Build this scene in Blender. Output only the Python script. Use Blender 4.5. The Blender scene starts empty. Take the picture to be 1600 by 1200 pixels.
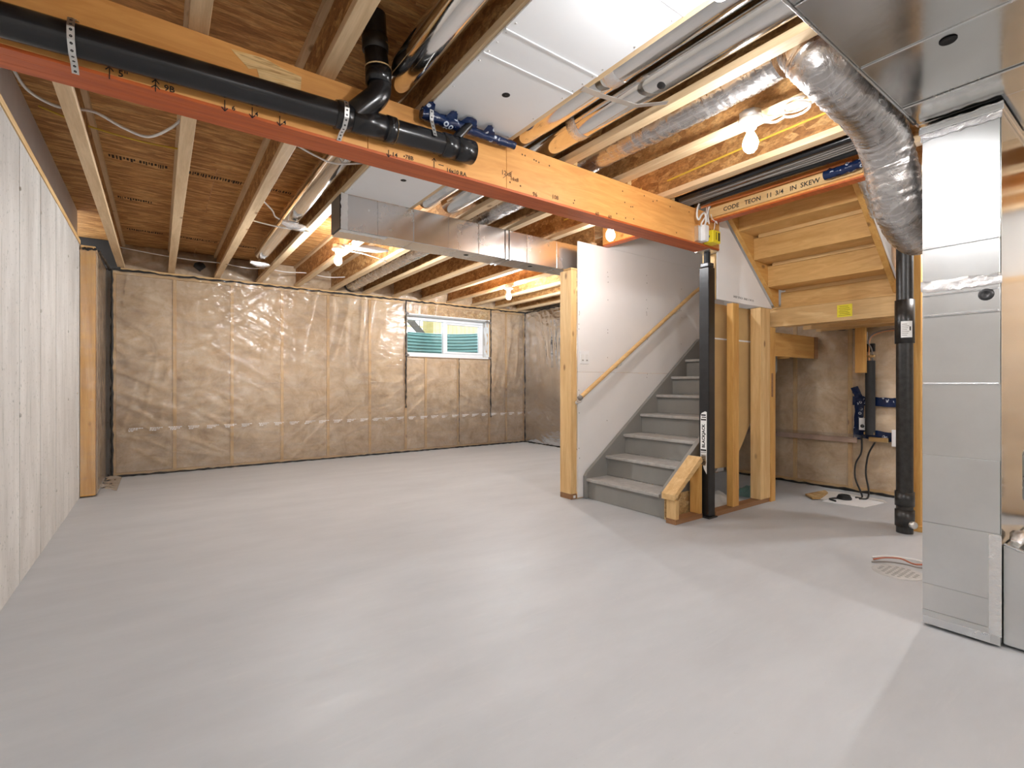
import bpy, math, random
from mathutils import Vector, Matrix, noise
random.seed(7)
S = bpy.context.scene
COL = S.collection
R_ = math.radians

# ------------------------------------------------------------------ camera, sky, exposure
cd = bpy.data.cameras.new('camera'); cam = bpy.data.objects.new('camera', cd); COL.objects.link(cam)
cam.location = (0, 0, 1.10); cam.rotation_euler = (R_(90), 0, R_(-35.8))
cd.sensor_width = 36; cd.lens = 765 / 1600 * 36; cd.clip_start = .02; cd.clip_end = 300
S.camera = cam
w = bpy.data.worlds.new('sky'); S.world = w; w.use_nodes = True
bg = w.node_tree.nodes['Background']; bg.inputs[0].default_value = (.86, .93, 1, 1); bg.inputs[1].default_value = 3.6
S.view_settings.view_transform = 'Standard'; S.view_settings.look = 'None'
S.view_settings.exposure = 0.32; S.view_settings.gamma = 1; S.view_settings.use_curve_mapping = False
BULB = 1.0        # scales every bare bulb in the basement

# ------------------------------------------------------------------ materials
MT = {}
class NT:
    def __init__(s, name):
        s.m = bpy.data.materials.new(name); s.m.use_nodes = True; s.t = s.m.node_tree
        s.p = s.t.nodes['Principled BSDF']; s.out = s.t.nodes['Material Output']; MT[name] = s.m
        tc = s.t.nodes.new('ShaderNodeTexCoord'); oi = s.t.nodes.new('ShaderNodeObjectInfo')
        sc = s.n('ShaderNodeVectorMath', operation='SCALE'); s.l(oi.outputs['Location'], sc.inputs[0]); sc.inputs['Scale'].default_value = 1.7
        ad = s.n('ShaderNodeVectorMath', operation='ADD'); s.l(tc.outputs['Object'], ad.inputs[0]); s.l(sc.outputs[0], ad.inputs[1])
        s.co = ad.outputs[0]; s.oi = oi; s.tc = tc
    def n(s, t, **k):
        x = s.t.nodes.new(t)
        for a, b in k.items(): setattr(x, a, b)
        return x
    def l(s, a, b): s.t.links.new(a, b)
    def map(s, scale, rot=(0, 0, 0)):
        m = s.n('ShaderNodeMapping'); m.inputs['Scale'].default_value = scale; m.inputs['Rotation'].default_value = rot
        s.l(s.co, m.inputs['Vector']); return m.outputs[0]
    def noise(s, scale=(1, 1, 1), sc=5, det=4, rough=.6, dist=0, rot=(0, 0, 0)):
        x = s.n('ShaderNodeTexNoise'); s.l(s.map(scale, rot), x.inputs['Vector'])
        x.inputs['Scale'].default_value = sc; x.inputs['Detail'].default_value = det; x.inputs['Roughness'].default_value = rough; x.inputs['Distortion'].default_value = dist
        return x.outputs['Fac']
    def voro(s, scale=(1, 1, 1), sc=5, feat='F1', rot=(0, 0, 0)):
        x = s.n('ShaderNodeTexVoronoi'); x.feature = feat; s.l(s.map(scale, rot), x.inputs['Vector']); x.inputs['Scale'].default_value = sc
        return x
    def ramp(s, fac, stops):
        r = s.n('ShaderNodeValToRGB'); e = r.color_ramp.elements
        while len(e) < len(stops): e.new(.5)
        for q, (p, c) in zip(e, stops):
            q.position = p; q.color = (c, c, c, 1) if isinstance(c, (int, float)) else (*c, 1)
        s.l(fac, r.inputs[0]); return r.outputs[0]
    def mix(s, fac, a, b, mode='MIX'):
        m = s.n('ShaderNodeMix'); m.data_type = 'RGBA'; m.blend_type = mode
        for sock, v in ((0, fac), (6, a), (7, b)):
            if hasattr(v, 'is_linked'): s.l(v, m.inputs[sock])
            elif sock == 0: m.inputs[0].default_value = v
            else: m.inputs[sock].default_value = (*v, 1)
        return m.outputs[2]
    def col(s, v):
        if hasattr(v, 'is_linked'): s.l(v, s.p.inputs['Base Color'])
        else: s.p.inputs['Base Color'].default_value = (*v, 1)
    def bump(s, h, st=.3, d=.01):
        b = s.n('ShaderNodeBump'); b.inputs['Strength'].default_value = st; b.inputs['Distance'].default_value = d
        s.l(h, b.inputs['Height']); s.l(b.outputs[0], s.p.inputs['Normal']); return b.outputs[0]
    def set(s, rough=None, metal=None, spec=None):
        if rough is not None:
            if hasattr(rough, 'is_linked'): s.l(rough, s.p.inputs['Roughness'])
            else: s.p.inputs['Roughness'].default_value = rough
        if metal is not None: s.p.inputs['Metallic'].default_value = metal
        if spec is not None: s.p.inputs['Specular IOR Level'].default_value = spec

def plain(name, c, rough=.5, metal=0, var=.12, sc=14, bump=0):
    t = NT(name); nz = t.noise(sc=sc)
    a = tuple(max(0, x * (1 - var)) for x in c); b = tuple(min(1, x * (1 + var)) for x in c)
    t.col(t.ramp(nz, [(.3, a), (.7, b)])); t.set(rough, metal)
    if bump: t.bump(nz, bump)
    return t
def wood(name, c1, c2, axis, knots=True, rough=.6):
    t = NT(name); s = [9, 9, 9]; s['xyz'.index(axis)] = .7; s = tuple(s)
    g = t.noise(s, sc=2.6, det=6, dist=.7); f = t.noise(s, sc=14, det=3)
    c = t.ramp(g, [(.3, c1), (.68, c2)])
    c = t.mix(t.ramp(f, [(.45, 0), (.75, .22)]), c, tuple(x * .6 for x in c1))
    if knots:
        ks = [1.0, 1.0, 1.0]; ks['xyz'.index(axis)] = .5
        v = t.voro(tuple(ks), sc=5.5)
        c = t.mix(t.ramp(v.outputs['Distance'], [(.045, .8), (.11, 0)]), c, (.20, .085, .025))
    t.col(c); t.set(rough); t.bump(g, .12); return t
P1, P2 = (.62, .37, .145), (.80, .56, .27)
for a in 'xyz': wood('pine_' + a, P1, P2, a)
for a in 'xyz': wood('amber_' + a, (.56, .27, .06), (.72, .42, .13), a)
wood('flange', (.58, .40, .22), (.74, .56, .35), 'y')
wood('redwood', (.24, .11, .045), (.36, .19, .085), 'x')
def osb(name, cols, sc, stretch, rot=(0, 0, 0)):
    t = NT(name)
    v = t.voro(stretch, sc=sc, rot=rot); bw = t.n('ShaderNodeRGBToBW'); t.l(v.outputs['Color'], bw.inputs[0])
    n2 = t.noise(stretch, sc=sc * 2.2, det=6, rough=.75)
    c = t.ramp(bw.outputs[0], [(.15, cols[0]), (.5, cols[1]), (.85, cols[2])])
    c = t.mix(t.ramp(n2, [(.35, .7), (.62, 0)]), c, tuple(x * .42 for x in cols[0]))
    t.col(c); t.set(.72); t.bump(n2, .35); return t
OS = ((.36, .160, .046), (.55, .275, .085), (.72, .42, .16))
osb('osb_deck', tuple(tuple(x * 1.15 for x in c) for c in OS), 12, (.55, 3.2, 2))
osb('osb_web', tuple(tuple(x * .92 for x in c) for c in OS), 16, (1.5, 1, 1.9), (0, 0, 0))
osb('osb_light', ((.50, .29, .10), (.66, .43, .18), (.80, .60, .32)), 13, (1.4, 1, 1.7))
t = NT('plywood'); g = t.noise((2, 1.2, 9), sc=3, det=6, dist=1.5); t.col(t.ramp(g, [(.3, (.60, .33, .10)), (.7, (.76, .48, .19))])); t.set(.55); t.bump(g, .08)
t = NT('lvl_face'); g = t.noise((.8, 6, 6), sc=3, det=7, dist=1.6)
c = t.ramp(g, [(.28, (.66, .29, .075)), (.7, (.82, .42, .13))]); kn = t.voro((.6, 1, 1.2), sc=3.4)
c = t.mix(t.ramp(kn.outputs['Distance'], [(.03, .7), (.09, 0)]), c, (.35, .11, .02)); t.col(c); t.set(.42); t.bump(g, .06)
t = NT('lvl_edge'); g = t.noise((.7, 14, 6), sc=3, det=6); t.col(t.ramp(g, [(.3, (.42, .075, .013)), (.7, (.62, .14, .028))])); t.set(.45)
t = NT('lvl_raw'); g = t.noise((.6, 5, 8), sc=4, det=7, dist=2.2); t.col(t.ramp(g, [(.35, (.42, .22, .07)), (.5, (.80, .58, .28)), (.7, (.72, .44, .16))])); t.set(.6); t.bump(g, .2)
t = NT('concrete'); n1 = t.noise((1.2, 1.2, .35), sc=3, det=8, rough=.7); n2 = t.noise(sc=38, det=3); n3 = t.noise((6, 6, .5), sc=3.5, det=5)
c = t.ramp(n1, [(.3, (.47, .455, .43)), (.7, (.68, .67, .645))]); c = t.mix(t.ramp(n2, [(.62, 0), (.70, .6)]), c, (.20, .225, .20))
c = t.mix(t.ramp(n3, [(.58, 0), (.72, .45)]), c, (.26, .28, .25)); t.col(c); t.set(.85); t.bump(n2, .25)
t = NT('concrete_seam'); n1 = t.noise((2, 2, 1.5), sc=5, det=5); t.col(t.ramp(n1, [(.3, (.10, .09, .08)), (.7, (.42, .40, .36))])); t.set(.9)
t = NT('floor_paint'); n1 = t.noise((1, 2.6, 1), sc=1.1, det=7, rough=.65); n2 = t.noise((.8, 5, 1), sc=5, det=6, rough=.7, rot=(0, 0, .5)); n3 = t.noise(sc=60, det=2)
c = t.ramp(n1, [(.3, (.435, .455, .475)), (.7, (.515, .535, .555))]); c = t.mix(t.ramp(n2, [(.55, 0), (.8, .35)]), c, (.60, .60, .60)); c = t.mix(t.ramp(n3, [(.70, 0), (.78, .25)]), c, (.30, .30, .29))
t.col(c); t.set(t.ramp(n2, [(.3, .42), (.7, .56)]), spec=.5); t.bump(n2, .04)
t = NT('insulation'); n1 = t.noise(sc=4.5, det=9, rough=.68, dist=.5); n2 = t.noise((1, 1, 1), sc=24, det=5, rough=.7)
c = t.ramp(n1, [(.30, (.47, .32, .18)), (.5, (.66, .49, .31)), (.70, (.80, .66, .48))]); c = t.mix(t.ramp(n2, [(.56, 0), (.75, .5)]), c, (.45, .30, .165)); t.col(c); t.set(.95); t.bump(n1, .5, .02)
t = NT('vapour_film')
n1 = t.noise((.5, .5, 2.2), sc=3.5, det=5, rough=.65, dist=1.2, rot=(.0, .6, .3)); n2 = t.noise((1, 1, 1), sc=2.2, det=2, dist=.6)
mx = t.n('ShaderNodeMath', operation='ADD'); t.l(n1, mx.inputs[0]); t.l(n2, mx.inputs[1])
b = t.n('ShaderNodeBump'); b.inputs['Strength'].default_value = .35; b.inputs['Distance'].default_value = .03; t.l(mx.outputs[0], b.inputs['Height'])
gl = t.n('ShaderNodeBsdfGlossy'); gl.inputs['Roughness'].default_value = .13; t.l(b.outputs[0], gl.inputs['Normal'])
df = t.n('ShaderNodeBsdfDiffuse'); df.inputs['Color'].default_value = (.82, .80, .78, 1); t.l(b.outputs[0], df.inputs['Normal'])
tr = t.n('ShaderNodeBsdfTransparent'); tr.inputs['Color'].default_value = (.97, .965, .955, 1)
s1 = t.n('ShaderNodeMixShader'); t.l(t.ramp(n1, [(.4, .06), (.75, .20)]), s1.inputs[0]); t.l(tr.outputs[0], s1.inputs[1]); t.l(df.outputs[0], s1.inputs[2])
lw = t.n('ShaderNodeFresnel'); lw.inputs['IOR'].default_value = 1.5; t.l(b.outputs[0], lw.inputs['Normal'])
s2 = t.n('ShaderNodeMixShader'); t.l(lw.outputs[0], s2.inputs[0]); t.l(s1.outputs[0], s2.inputs[1]); t.l(gl.outputs[0], s2.inputs[2]); t.l(s2.outputs[0], t.out.inputs[0])
t = NT('glass'); gl = t.n('ShaderNodeBsdfGlossy'); gl.inputs['Roughness'].default_value = .02; tr = t.n('ShaderNodeBsdfTransparent'); tr.inputs['Color'].default_value = (.93, .96, .96, 1)
lw = t.n('ShaderNodeFresnel'); s2 = t.n('ShaderNodeMixShader'); t.l(lw.outputs[0], s2.inputs[0]); t.l(tr.outputs[0], s2.inputs[1]); t.l(gl.outputs[0], s2.inputs[2]); t.l(s2.outputs[0], t.out.inputs[0])
def metal(name, c, r0, r1, sc=6, st=.04, scale=(1, 1, 1)):
    t = NT(name); n1 = t.noise(scale, sc=sc, det=6, rough=.65); v = t.voro(sc=45)
    bw = t.n('ShaderNodeRGBToBW'); t.l(v.outputs['Color'], bw.inputs[0])
    cc = t.ramp(n1, [(.3, tuple(x * .88 for x in c)), (.7, c)]); cc = t.mix(.12, cc, bw.outputs[0]) if False else cc
    t.col(cc); t.set(t.ramp(n1, [(.3, r0), (.7, r1)]), 1.0); t.bump(n1, st, .02); return t
metal('galvanised', (.78, .79, .80), .22, .30, sc=2, st=.004)
metal('galvanised_dull', (.74, .745, .74), .27, .36, sc=2.5, st=.012)
metal('galvanised_bright', (.84, .83, .81), .06, .16, sc=4, st=.03)
metal('galvanised_smooth', (.70, .70, .68), .12, .22, sc=2, st=.05)
metal('foil', (.74, .72, .70), .18, .34, sc=11, st=.8)
metal('foil_tape', (.88, .88, .88), .14, .3, sc=24, st=.6)
metal('strap', (.78, .78, .76), .3, .45)
plain('dark_steel', (.05, .05, .052), .35, .4, bump=.05)
t = NT('flex_jacket'); n1 = t.noise(sc=13, det=5, rough=.6, dist=1.0); wv = t.n('ShaderNodeTexWave'); wv.inputs['Scale'].default_value = 14; t.l(t.co, wv.inputs['Vector'])
c = t.ramp(n1, [(.3, (.40, .375, .36)), (.7, (.58, .555, .54))]); c = t.mix(t.ramp(wv.outputs['Fac'], [(.86, 0), (.95, .4)]), c, (.72, .70, .68)); t.col(c); t.set(t.ramp(n1, [(.3, .18), (.7, .34)]), .9); t.bump(n1, .32, .02)
plain('abs', (.009, .009, .010), .24, 0, .3, 9, .06)
plain('abs_dusty', (.020, .019, .018), .34, 0, .6, 26, .1)
plain('black_post', (.012, .012, .013), .36, .1, .35, 14, .08)
plain('black_rubber', (.016, .016, .016), .6)
plain('sealant', (.012, .011, .010), .5)
plain('foam_pipe', (.028, .028, .029), .75)
plain('ledger', (.46, .33, .26), .7)
plain('drywall', (.83, .815, .80), .85, 0, .02, 3)
plain('sheet_white', (.84, .85, .86), .6, 0, .02, 3)
plain('rim_board', (.74, .72, .73), .8, 0, .05, 4)
plain('kraft', (.52, .34, .145), .85, 0, .07, 5)
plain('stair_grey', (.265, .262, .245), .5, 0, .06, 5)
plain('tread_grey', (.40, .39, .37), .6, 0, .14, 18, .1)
plain('white_plastic', (.86, .86, .86), .4, 0, .02)
plain('pvc_white', (.84, .87, .90), .35, 0, .02)
plain('reveal_film', (.80, .84, .86), .3, 0, .08, 6, .4)
plain('porcelain', (.85, .84, .80), .3, 0, .02)
plain('wire_white', (.80, .79, .76), .45, 0, .03)
plain('wire_yellow', (.72, .50, .06), .45, 0, .05)
plain('wire_orange', (.75, .26, .08), .45, 0, .05)
plain('wire_grey', (.22, .20, .18), .45, 0, .05)
plain('drain_metal', (.50, .50, .49), .5, .2)
plain('tie_patch', (.47, .45, .41), .9)
plain('drain_hole', (.30, .30, .29), .7)
plain('copper', (.75, .36, .17), .3, 1, .1)
plain('brass', (.75, .55, .28), .3, 1, .1)
plain('rust_wire', (.42, .12, .06), .5, 0, .3)
plain('yellow_box', (.83, .66, .03), .4, 0, .04)
plain('yellow_paper', (.85, .74, .04), .6, 0, .03)
plain('label_white', (.82, .82, .80), .5, 0, .04)
plain('ink', (.015, .013, .012), .8)
plain('ink_soft', (.13, .06, .025), .8)
plain('ink_brown', (.030, .017, .009), .9)
plain('print_white', (.86, .86, .86), .6)
plain('teal_steel', (.20, .36, .34), .32, .35, .06, 3)
plain('lawn_gravel', (.35, .33, .30), .9, 0, .3, 20)
plain('fence_wood', (.70, .50, .26), .8, 0, .12, 6)
plain('stained_dark', (.10, .085, .07), .7, 0, .1)
plain('olive_post', (.40, .32, .12), .7, 0, .1)
plain('white_siding', (.85, .85, .84), .7, 0, .02)
plain('poly_scrap', (.70, .69, .66), .35, 0, .1, 8, .5)
t = NT('blue_tape'); v = t.voro(sc=24); n1 = t.noise(sc=30, det=3)
c = t.mix(t.ramp(v.outputs['Distance'], [(.16, 0), (.20, 1), (.30, 1), (.34, 0)]), (.006, .016, .060), (.55, .60, .68)); msk = t.noise(sc=9, det=1)
c = t.mix(t.ramp(msk, [(.52, 1), (.56, 0)]), c, (.006, .018, .065)); t.col(c); t.set(.22); t.bump(n1, .5, .01)
for nm, st_ in (('bulb_small', 330), ('bulb_medium', 270), ('bulb_glow', 850), ('bulb_large', 1200)):
    t = NT(nm); t.p.inputs['Emission Color'].default_value = (.985, .985, 1, 1); t.p.inputs['Emission Strength'].default_value = BULB * st_; t.col((1, 1, 1))

# ------------------------------------------------------------------ mesh helpers
WO = {}
def wo(o): return WO.get(o.name, Vector((0, 0, 0)))
class MB:
    def __init__(s): s.v = []; s.f = []; s.s = []
    def add(s, vs, fs, sm=False):
        k = len(s.v); s.v += [Vector(a) for a in vs]; s.f += [tuple(i + k for i in f) for f in fs]; s.s += [sm] * len(fs); return s
    def box(s, x0, x1, y0, y1, z0, z1):
        return s.add([(x, y, z) for x in (x0, x1) for y in (y0, y1) for z in (z0, z1)],
                     [(0, 1, 3, 2), (4, 6, 7, 5), (0, 4, 5, 1), (2, 3, 7, 6), (0, 2, 6, 4), (1, 5, 7, 3)])
    def bar(s, p, q, a, b, up=(0, 0, 1)):      # oriented box p->q, a across, b along up
        p, q = Vector(p), Vector(q); d = (q - p).normalized(); u = Vector(up); sd = d.cross(u).normalized(); u = sd.cross(d).normalized()
        vs = [c + sd * i * a / 2 + u * j * b / 2 for c in (p, q) for i in (-1, 1) for j in (-1, 1)]
        return s.add(vs, [(0, 1, 3, 2), (4, 6, 7, 5), (0, 4, 5, 1), (2, 3, 7, 6), (0, 2, 6, 4), (1, 5, 7, 3)])
    def tube(s, pts, r, n=10, caps=True, rf=None):
        P = [Vector(p) for p in pts]; k = len(P); T = []
        for i in range(k): T.append((P[min(i + 1, k - 1)] - P[max(i - 1, 0)]).normalized())
        a = T[0].orthogonal().normalized(); rings = []
        for i in range(k):
            a = (a - T[i] * a.dot(T[i])).normalized(); b = T[i].cross(a)
            vs = []
            for j in range(n):
                t_ = 2 * math.pi * j / n; rr = r[i] if isinstance(r, (list, tuple)) else r
                if rf: rr *= rf(i, j)
                vs.append(P[i] + (a * math.cos(t_) + b * math.sin(t_)) * rr)
            rings.append(vs)
        vs = [v for g in rings for v in g]
        fs = [(i * n + j, i * n + (j + 1) % n, (i + 1) * n + (j + 1) % n, (i + 1) * n + j) for i in range(k - 1) for j in range(n)]
        s.add(vs, fs, True)
        if caps:
            s.add(rings[0], [tuple(range(n))[::-1]]); s.add(rings[-1], [tuple(range(n))])
        return s
    def lathe(s, prof, o, axis=(0, 0, 1), n=16):
        ax = Vector(axis).normalized(); o = Vector(o)
        a = ax.orthogonal().normalized(); b = ax.cross(a); vs = []
        for r, h in prof:
            for j in range(n):
                t_ = 2 * math.pi * j / n; vs.append(o + ax * h + (a * math.cos(t_) + b * math.sin(t_)) * max(r, 1e-4))
        k = len(prof)
        return s.add(vs, [(i * n + j, i * n + (j + 1) % n, (i + 1) * n + (j + 1) % n, (i + 1) * n + j) for i in range(k - 1) for j in range(n)], True)
    def prism(s, poly, axis, a, b):            # poly in the two other axes, in order
        def pt(p, c):
            return {'x': (c, p[0], p[1]), 'y': (p[0], c, p[1]), 'z': (p[0], p[1], c)}[axis]
        k = len(poly); vs = [pt(p, a) for p in poly] + [pt(p, b) for p in poly]
        return s.add(vs, [tuple(range(k))[::-1], tuple(range(k, 2 * k))] + [(i, (i + 1) % k, k + (i + 1) % k, k + i) for i in range(k)])
    def grid(s, fn, nu, nv):
        vs = [fn(i / nu, j / nv) for i in range(nu + 1) for j in range(nv + 1)]; w_ = nv + 1
        return s.add(vs, [(i * w_ + j, (i + 1) * w_ + j, (i + 1) * w_ + j + 1, i * w_ + j + 1) for i in range(nu) for j in range(nv)], True)
    def build(s, name, mat, parent=None, bevel=0, label=None):
        lo = Vector([min(v[i] for v in s.v) for i in range(3)]); hi = Vector([max(v[i] for v in s.v) for i in range(3)])
        org = Vector(((lo.x + hi.x) / 2, (lo.y + hi.y) / 2, lo.z))
        me = bpy.data.meshes.new(name); me.from_pydata([v - org for v in s.v], [], s.f)
        import bmesh
        bm = bmesh.new(); bm.from_mesh(me); bmesh.ops.recalc_face_normals(bm, faces=bm.faces); bm.to_mesh(me); bm.free()
        me.polygons.foreach_set('use_smooth', s.s); me.materials.append(MT[mat]); me.update()
        o = bpy.data.objects.new(name, me); COL.objects.link(o)
        WO[o.name] = org
        if parent is not None: o.parent = parent; o.location = org - wo(parent)
        else: o.location = org
        if bevel:
            m = o.modifiers.new('bevel', 'BEVEL'); m.width = bevel; m.segments = 2; m.limit_method = 'ANGLE'
        if label: o['label'] = label
        return o
def B(name, mat, parent, x0, x1, y0, y1, z0, z1, bevel=0, label=None): return MB().box(x0, x1, y0, y1, z0, z1).build(name, mat, parent, bevel, label)
def T(name, mat, parent, pts, r, n=10, label=None): return MB().tube(pts, r, n).build(name, mat, parent, 0, label)
def tag(o, label, cat, group=None):
    o['label'] = label; o['category'] = cat
    if group: o['group'] = group
    return o
def struct(o, label=None):
    o['kind'] = 'structure'
    if label: o['label'] = label
    return o
def thing(name, loc, label, cat, group=None):
    o = bpy.data.objects.new(name, None); COL.objects.link(o); o.location = loc; o.empty_display_size = .1; WO[o.name] = Vector(loc)
    return tag(o, label, cat, group)
def sroot(name, loc):
    o = bpy.data.objects.new(name, None); COL.objects.link(o); o.location = loc; WO[o.name] = Vector(loc); o['kind'] = 'structure'; return o
def copy_tree(o, off, parent=None):
    c = o.copy(); COL.objects.link(c); c.parent = parent
    WO[c.name] = wo(o) + Vector(off)
    if parent is None: c.location = o.location + Vector(off)
    for ch in list(o.children): copy_tree(ch, off, c)
    return c
def smooth(pts, n=6):                          # Catmull-Rom through the points
    P = [Vector(p) for p in pts]; P = [P[0] * 2 - P[1]] + P + [P[-1] * 2 - P[-2]]; out = []
    for i in range(1, len(P) - 2):
        for k in range(n):
            t_ = k / n; a, b, c, d = P[i - 1:i + 3]
            out.append(.5 * ((2 * b) + (c - a) * t_ + (2 * a - 5 * b + 4 * c - d) * t_ ** 2 + (3 * b - a - 3 * c + d) * t_ ** 3))
    return out + [P[-2]]
def text(s, name, mat, parent, origin, xdir, ydir, size, thick=.0006, bold=0):
    cu = bpy.data.curves.new(name, 'FONT'); cu.body = s; cu.size = size; cu.extrude = thick; cu.resolution_u = 2; cu.offset = bold
    o = bpy.data.objects.new(name, cu); COL.objects.link(o)
    dg = bpy.context.evaluated_depsgraph_get(); me = bpy.data.meshes.new_from_object(o.evaluated_get(dg)); bpy.data.objects.remove(o)
    xd, yd = Vector(xdir).normalized(), Vector(ydir).normalized(); zd = xd.cross(yd)
    M = Matrix((xd, yd, zd)).transposed().to_4x4(); M.translation = Vector(origin) - wo(parent); me.transform(M)
    me.materials.clear(); me.materials.append(MT[mat])
    q = bpy.data.objects.new(name, me); COL.objects.link(q); q.parent = parent; return q

ZJ, ZD = 2.48, 2.78           # underside of joists, underside of the OSB deck
XL, YB, XR = -.62, 7.42, 5.66 # room faces
YF = -2.6

# ------------------------------------------------------------------ the room shell
struct(B('floor', 'floor_paint', None, -1.2, 6.2, YF - .3, 8.0, -.12, 0))
wl = struct(B('wall_left', 'concrete_seam', None, XL - .22, XL - .006, YF, YB + .3, 0, 2.45))
ys = [3.766 + .583 * k for k in range(-11, 7)]
for k in range(len(ys) - 1):
    z1 = 2.45
    B('concrete_panel', 'concrete', wl, XL - .01, XL + random.uniform(-.001, .002), ys[k] + .007, min(ys[k + 1] - .006, YB + .25), 0, z1, .003)
tie = MB().lathe([(0, .007), (.008, .006), (.012, .001), (.013, -.004)], (0, 0, 0), (1, 0, 0), 8)
tie_o = None
for yv in ys[9:17]:
    for zv in (.32, .95, 1.55, 2.15):
        zz = zv + random.uniform(-.06, .06)
        if random.random() < .35: continue
        if tie_o is None:
            tie_o = tie.build('tie_mark', 'tie_patch', wl); base = wo(tie_o).copy()
            tie_o.location = Vector((XL + .002, yv, zz)) - wo(wl)
        else:
            c = tie_o.copy(); COL.objects.link(c); c.location = Vector((XL + .002, yv, zz)) - wo(wl)
B('sill_plate', 'pine_y', wl, XL - .16, XL + .004, YF, 6.3, 2.452, 2.492)
B('rim_board', 'rim_board', wl, XL - .06, XL - .02, YF, 6.3, 2.494, ZD)
struct(B('wall_front', 'concrete', None, XL - .2, 6.1, YF - .2, YF, 0, ZD))

# insulated walls: studs, batts, plates, film, sealant
def batt(parent, axis, c, a0, a1, z0, z1, depth=.07, sgn=1):
    """bulging batt; axis 'y' faces -Y at y=c, axis 'x' faces -X at x=c"""
    sd = random.random() * 50
    def fn(u, v):
        e = min(1, 6 * min(u, 1 - u)) * min(1, 12 * min(v, 1 - v))
        d = -.012 * e * (.6 + .8 * noise.noise((u * 3 + sd, v * 8, sd))) + .010 * (1 - e)
        a = a0 + (a1 - a0) * u; z = z0 + (z1 - z0) * v
        return (a, c + d, z) if axis == 'y' else (c + d, a, z)
    m = MB().grid(fn, 10, 24)
    if axis == 'y': m.box(a0, a1, c + .014, c + depth, z0, z1)
    else: m.box(c + .014, c + depth, a0, a1, z0, z1)
    return m.build('insulation_batt', 'insulation', parent)
def film(parent, axis, c, a0, a1, z0, z1, nu, nv, hole=None, amp=.015):
    sd = random.random() * 30
    def fn(u, v):
        a = a0 + (a1 - a0) * u; z = z0 + (z1 - z0) * v
        d = -amp * (.6 + .6 * noise.noise((a * 1.5 + sd, z * 1.2, 3)))
        for th, o_ in ((.62, 0), (-.5, 7.3), (1.45, 3.1)):
            ca, sa_ = math.cos(th), math.sin(th); p_ = a * ca + z * sa_; q_ = -a * sa_ + z * ca
            rg = (1 - abs(noise.noise((q_ * 6.5 + o_ + sd, p_ * 1.1 + .25 * noise.noise((a * 2, z * 2, o_)), o_)))) ** 7
            d -= amp * .95 * rg * max(0, noise.noise((a * .9 + o_ * 3, z * .9, sd)) + .22)
        return (a, c + d, z) if axis == 'y' else (c + d, a, z)
    m = MB().grid(fn, nu, nv)
    if hole:
        keep = []
        for f in m.f:
            q = sum((m.v[i] for i in f), Vector()) / 4; a = q.x if axis == 'y' else q.y
            keep.append(not (hole[0] < a < hole[1] and hole[2] < q.z < hole[3]))
        m.f = [f for f, k in zip(m.f, keep) if k]; m.s = [True] * len(m.f)
    return m.build('vapour_barrier', 'vapour_film', parent)
def wig(p, q, n, amp):
    p, q = Vector(p), Vector(q)
    return [p.lerp(q, i / n) + Vector((random.uniform(-amp, amp) * .3, random.uniform(-amp, amp) * .3, random.uniform(-amp, amp))) if abs((q - p).z) < .3 * (q - p).length
            else p.lerp(q, i / n) + Vector((random.uniform(-amp, amp), random.uniform(-amp, amp), 0)) for i in range(n + 1)]

WX0, WX1, WZ0, WZ1 = 3.255, 4.825, 1.575, 2.225
wb = sroot('wall_back', (2.5, YB + .2, 0))
for a in ((XL - .2, WX0, 0, ZD), (WX1, 6.1, 0, ZD), (WX0, WX1, 0, WZ0), (WX0, WX1, WZ1, ZD)):
    B('foundation_section', 'concrete', wb, a[0], a[1], YB + .11, YB + .30, a[2], a[3])
sx = [-.43, .16, .785, 1.395, 2.02, 2.645, 3.235, 4.845, 5.22, 5.635]
for x in sx: B('stud', 'pine_z', wb, x - .019, x + .019, YB, YB + .089, .045, 2.40)
for x in (3.59, 4.205): B('stud', 'pine_z', wb, x - .019, x + .019, YB, YB + .089, .045, WZ0 - .04)
B('window_sill_plate', 'pine_x', wb, 3.255, 4.825, YB, YB + .089, WZ0 - .04, WZ0 - .002)
B('window_header', 'osb_light', wb, 3.255, 4.825, YB, YB + .089, WZ1 + .002, 2.40)
B('bottom_plate', 'pine_x', wb, -.45, 5.65, YB, YB + .089, .004, .044)
B('top_plate', 'pine_x', wb, -.45, 5.65, YB, YB + .089, 2.402, 2.478)
cells = [(-.43, .16), (.16, .785), (.785, 1.395), (1.395, 2.02), (2.02, 2.645), (2.645, 3.235), (4.845, 5.22), (5.22, 5.635)]
for a, b_ in cells: batt(wb, 'y', YB + .006, a + .02, b_ - .02, .046, 2.40)
for a, b_ in ((3.235, 3.59), (3.59, 4.205), (4.205, 4.845)): batt(wb, 'y', YB + .006, a + .02, b_ - .02, .046, WZ0 - .042)
film(wb, 'y', YB - .016, -.455, 5.65, .01, 2.455, 420, 168, (WX0 - .01, WX1 + .01, WZ0 - .01, WZ1 + .01))
def bead(parent, p, q, r=.011, n=40, amp=.008):
    return MB().tube(wig(p, q, n, amp), [r * random.uniform(.6, 1.4) for _ in range(n + 1)], 6).build('sealant_bead', 'sealant', parent)
yb = YB - .03
bead(wb, (-.45, yb, 2.445), (5.64, yb, 2.445), .011, 120, .008)
bead(wb, (-.45, yb, .012), (5.64, yb, .012), .010, 120, .004)  # thin black wavy line along the foot of the wall
bead(wb, (3.225, yb, 2.44), (3.225, yb, .72), .011, 40, .005)
bead(wb, (4.86, yb, 2.44), (4.86, yb, .50), .010, 40, .005)
bead(wb, (4.205, yb, 1.54), (4.205, yb, .10), .005, 30, .004)
bead(wb, (-.445, yb - .005, 2.44), (-.445, yb - .005, .02), .012, 40, .004)
bead(wb, (5.635, yb, 2.44), (5.635, yb, .02), .012, 40, .004)
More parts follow.
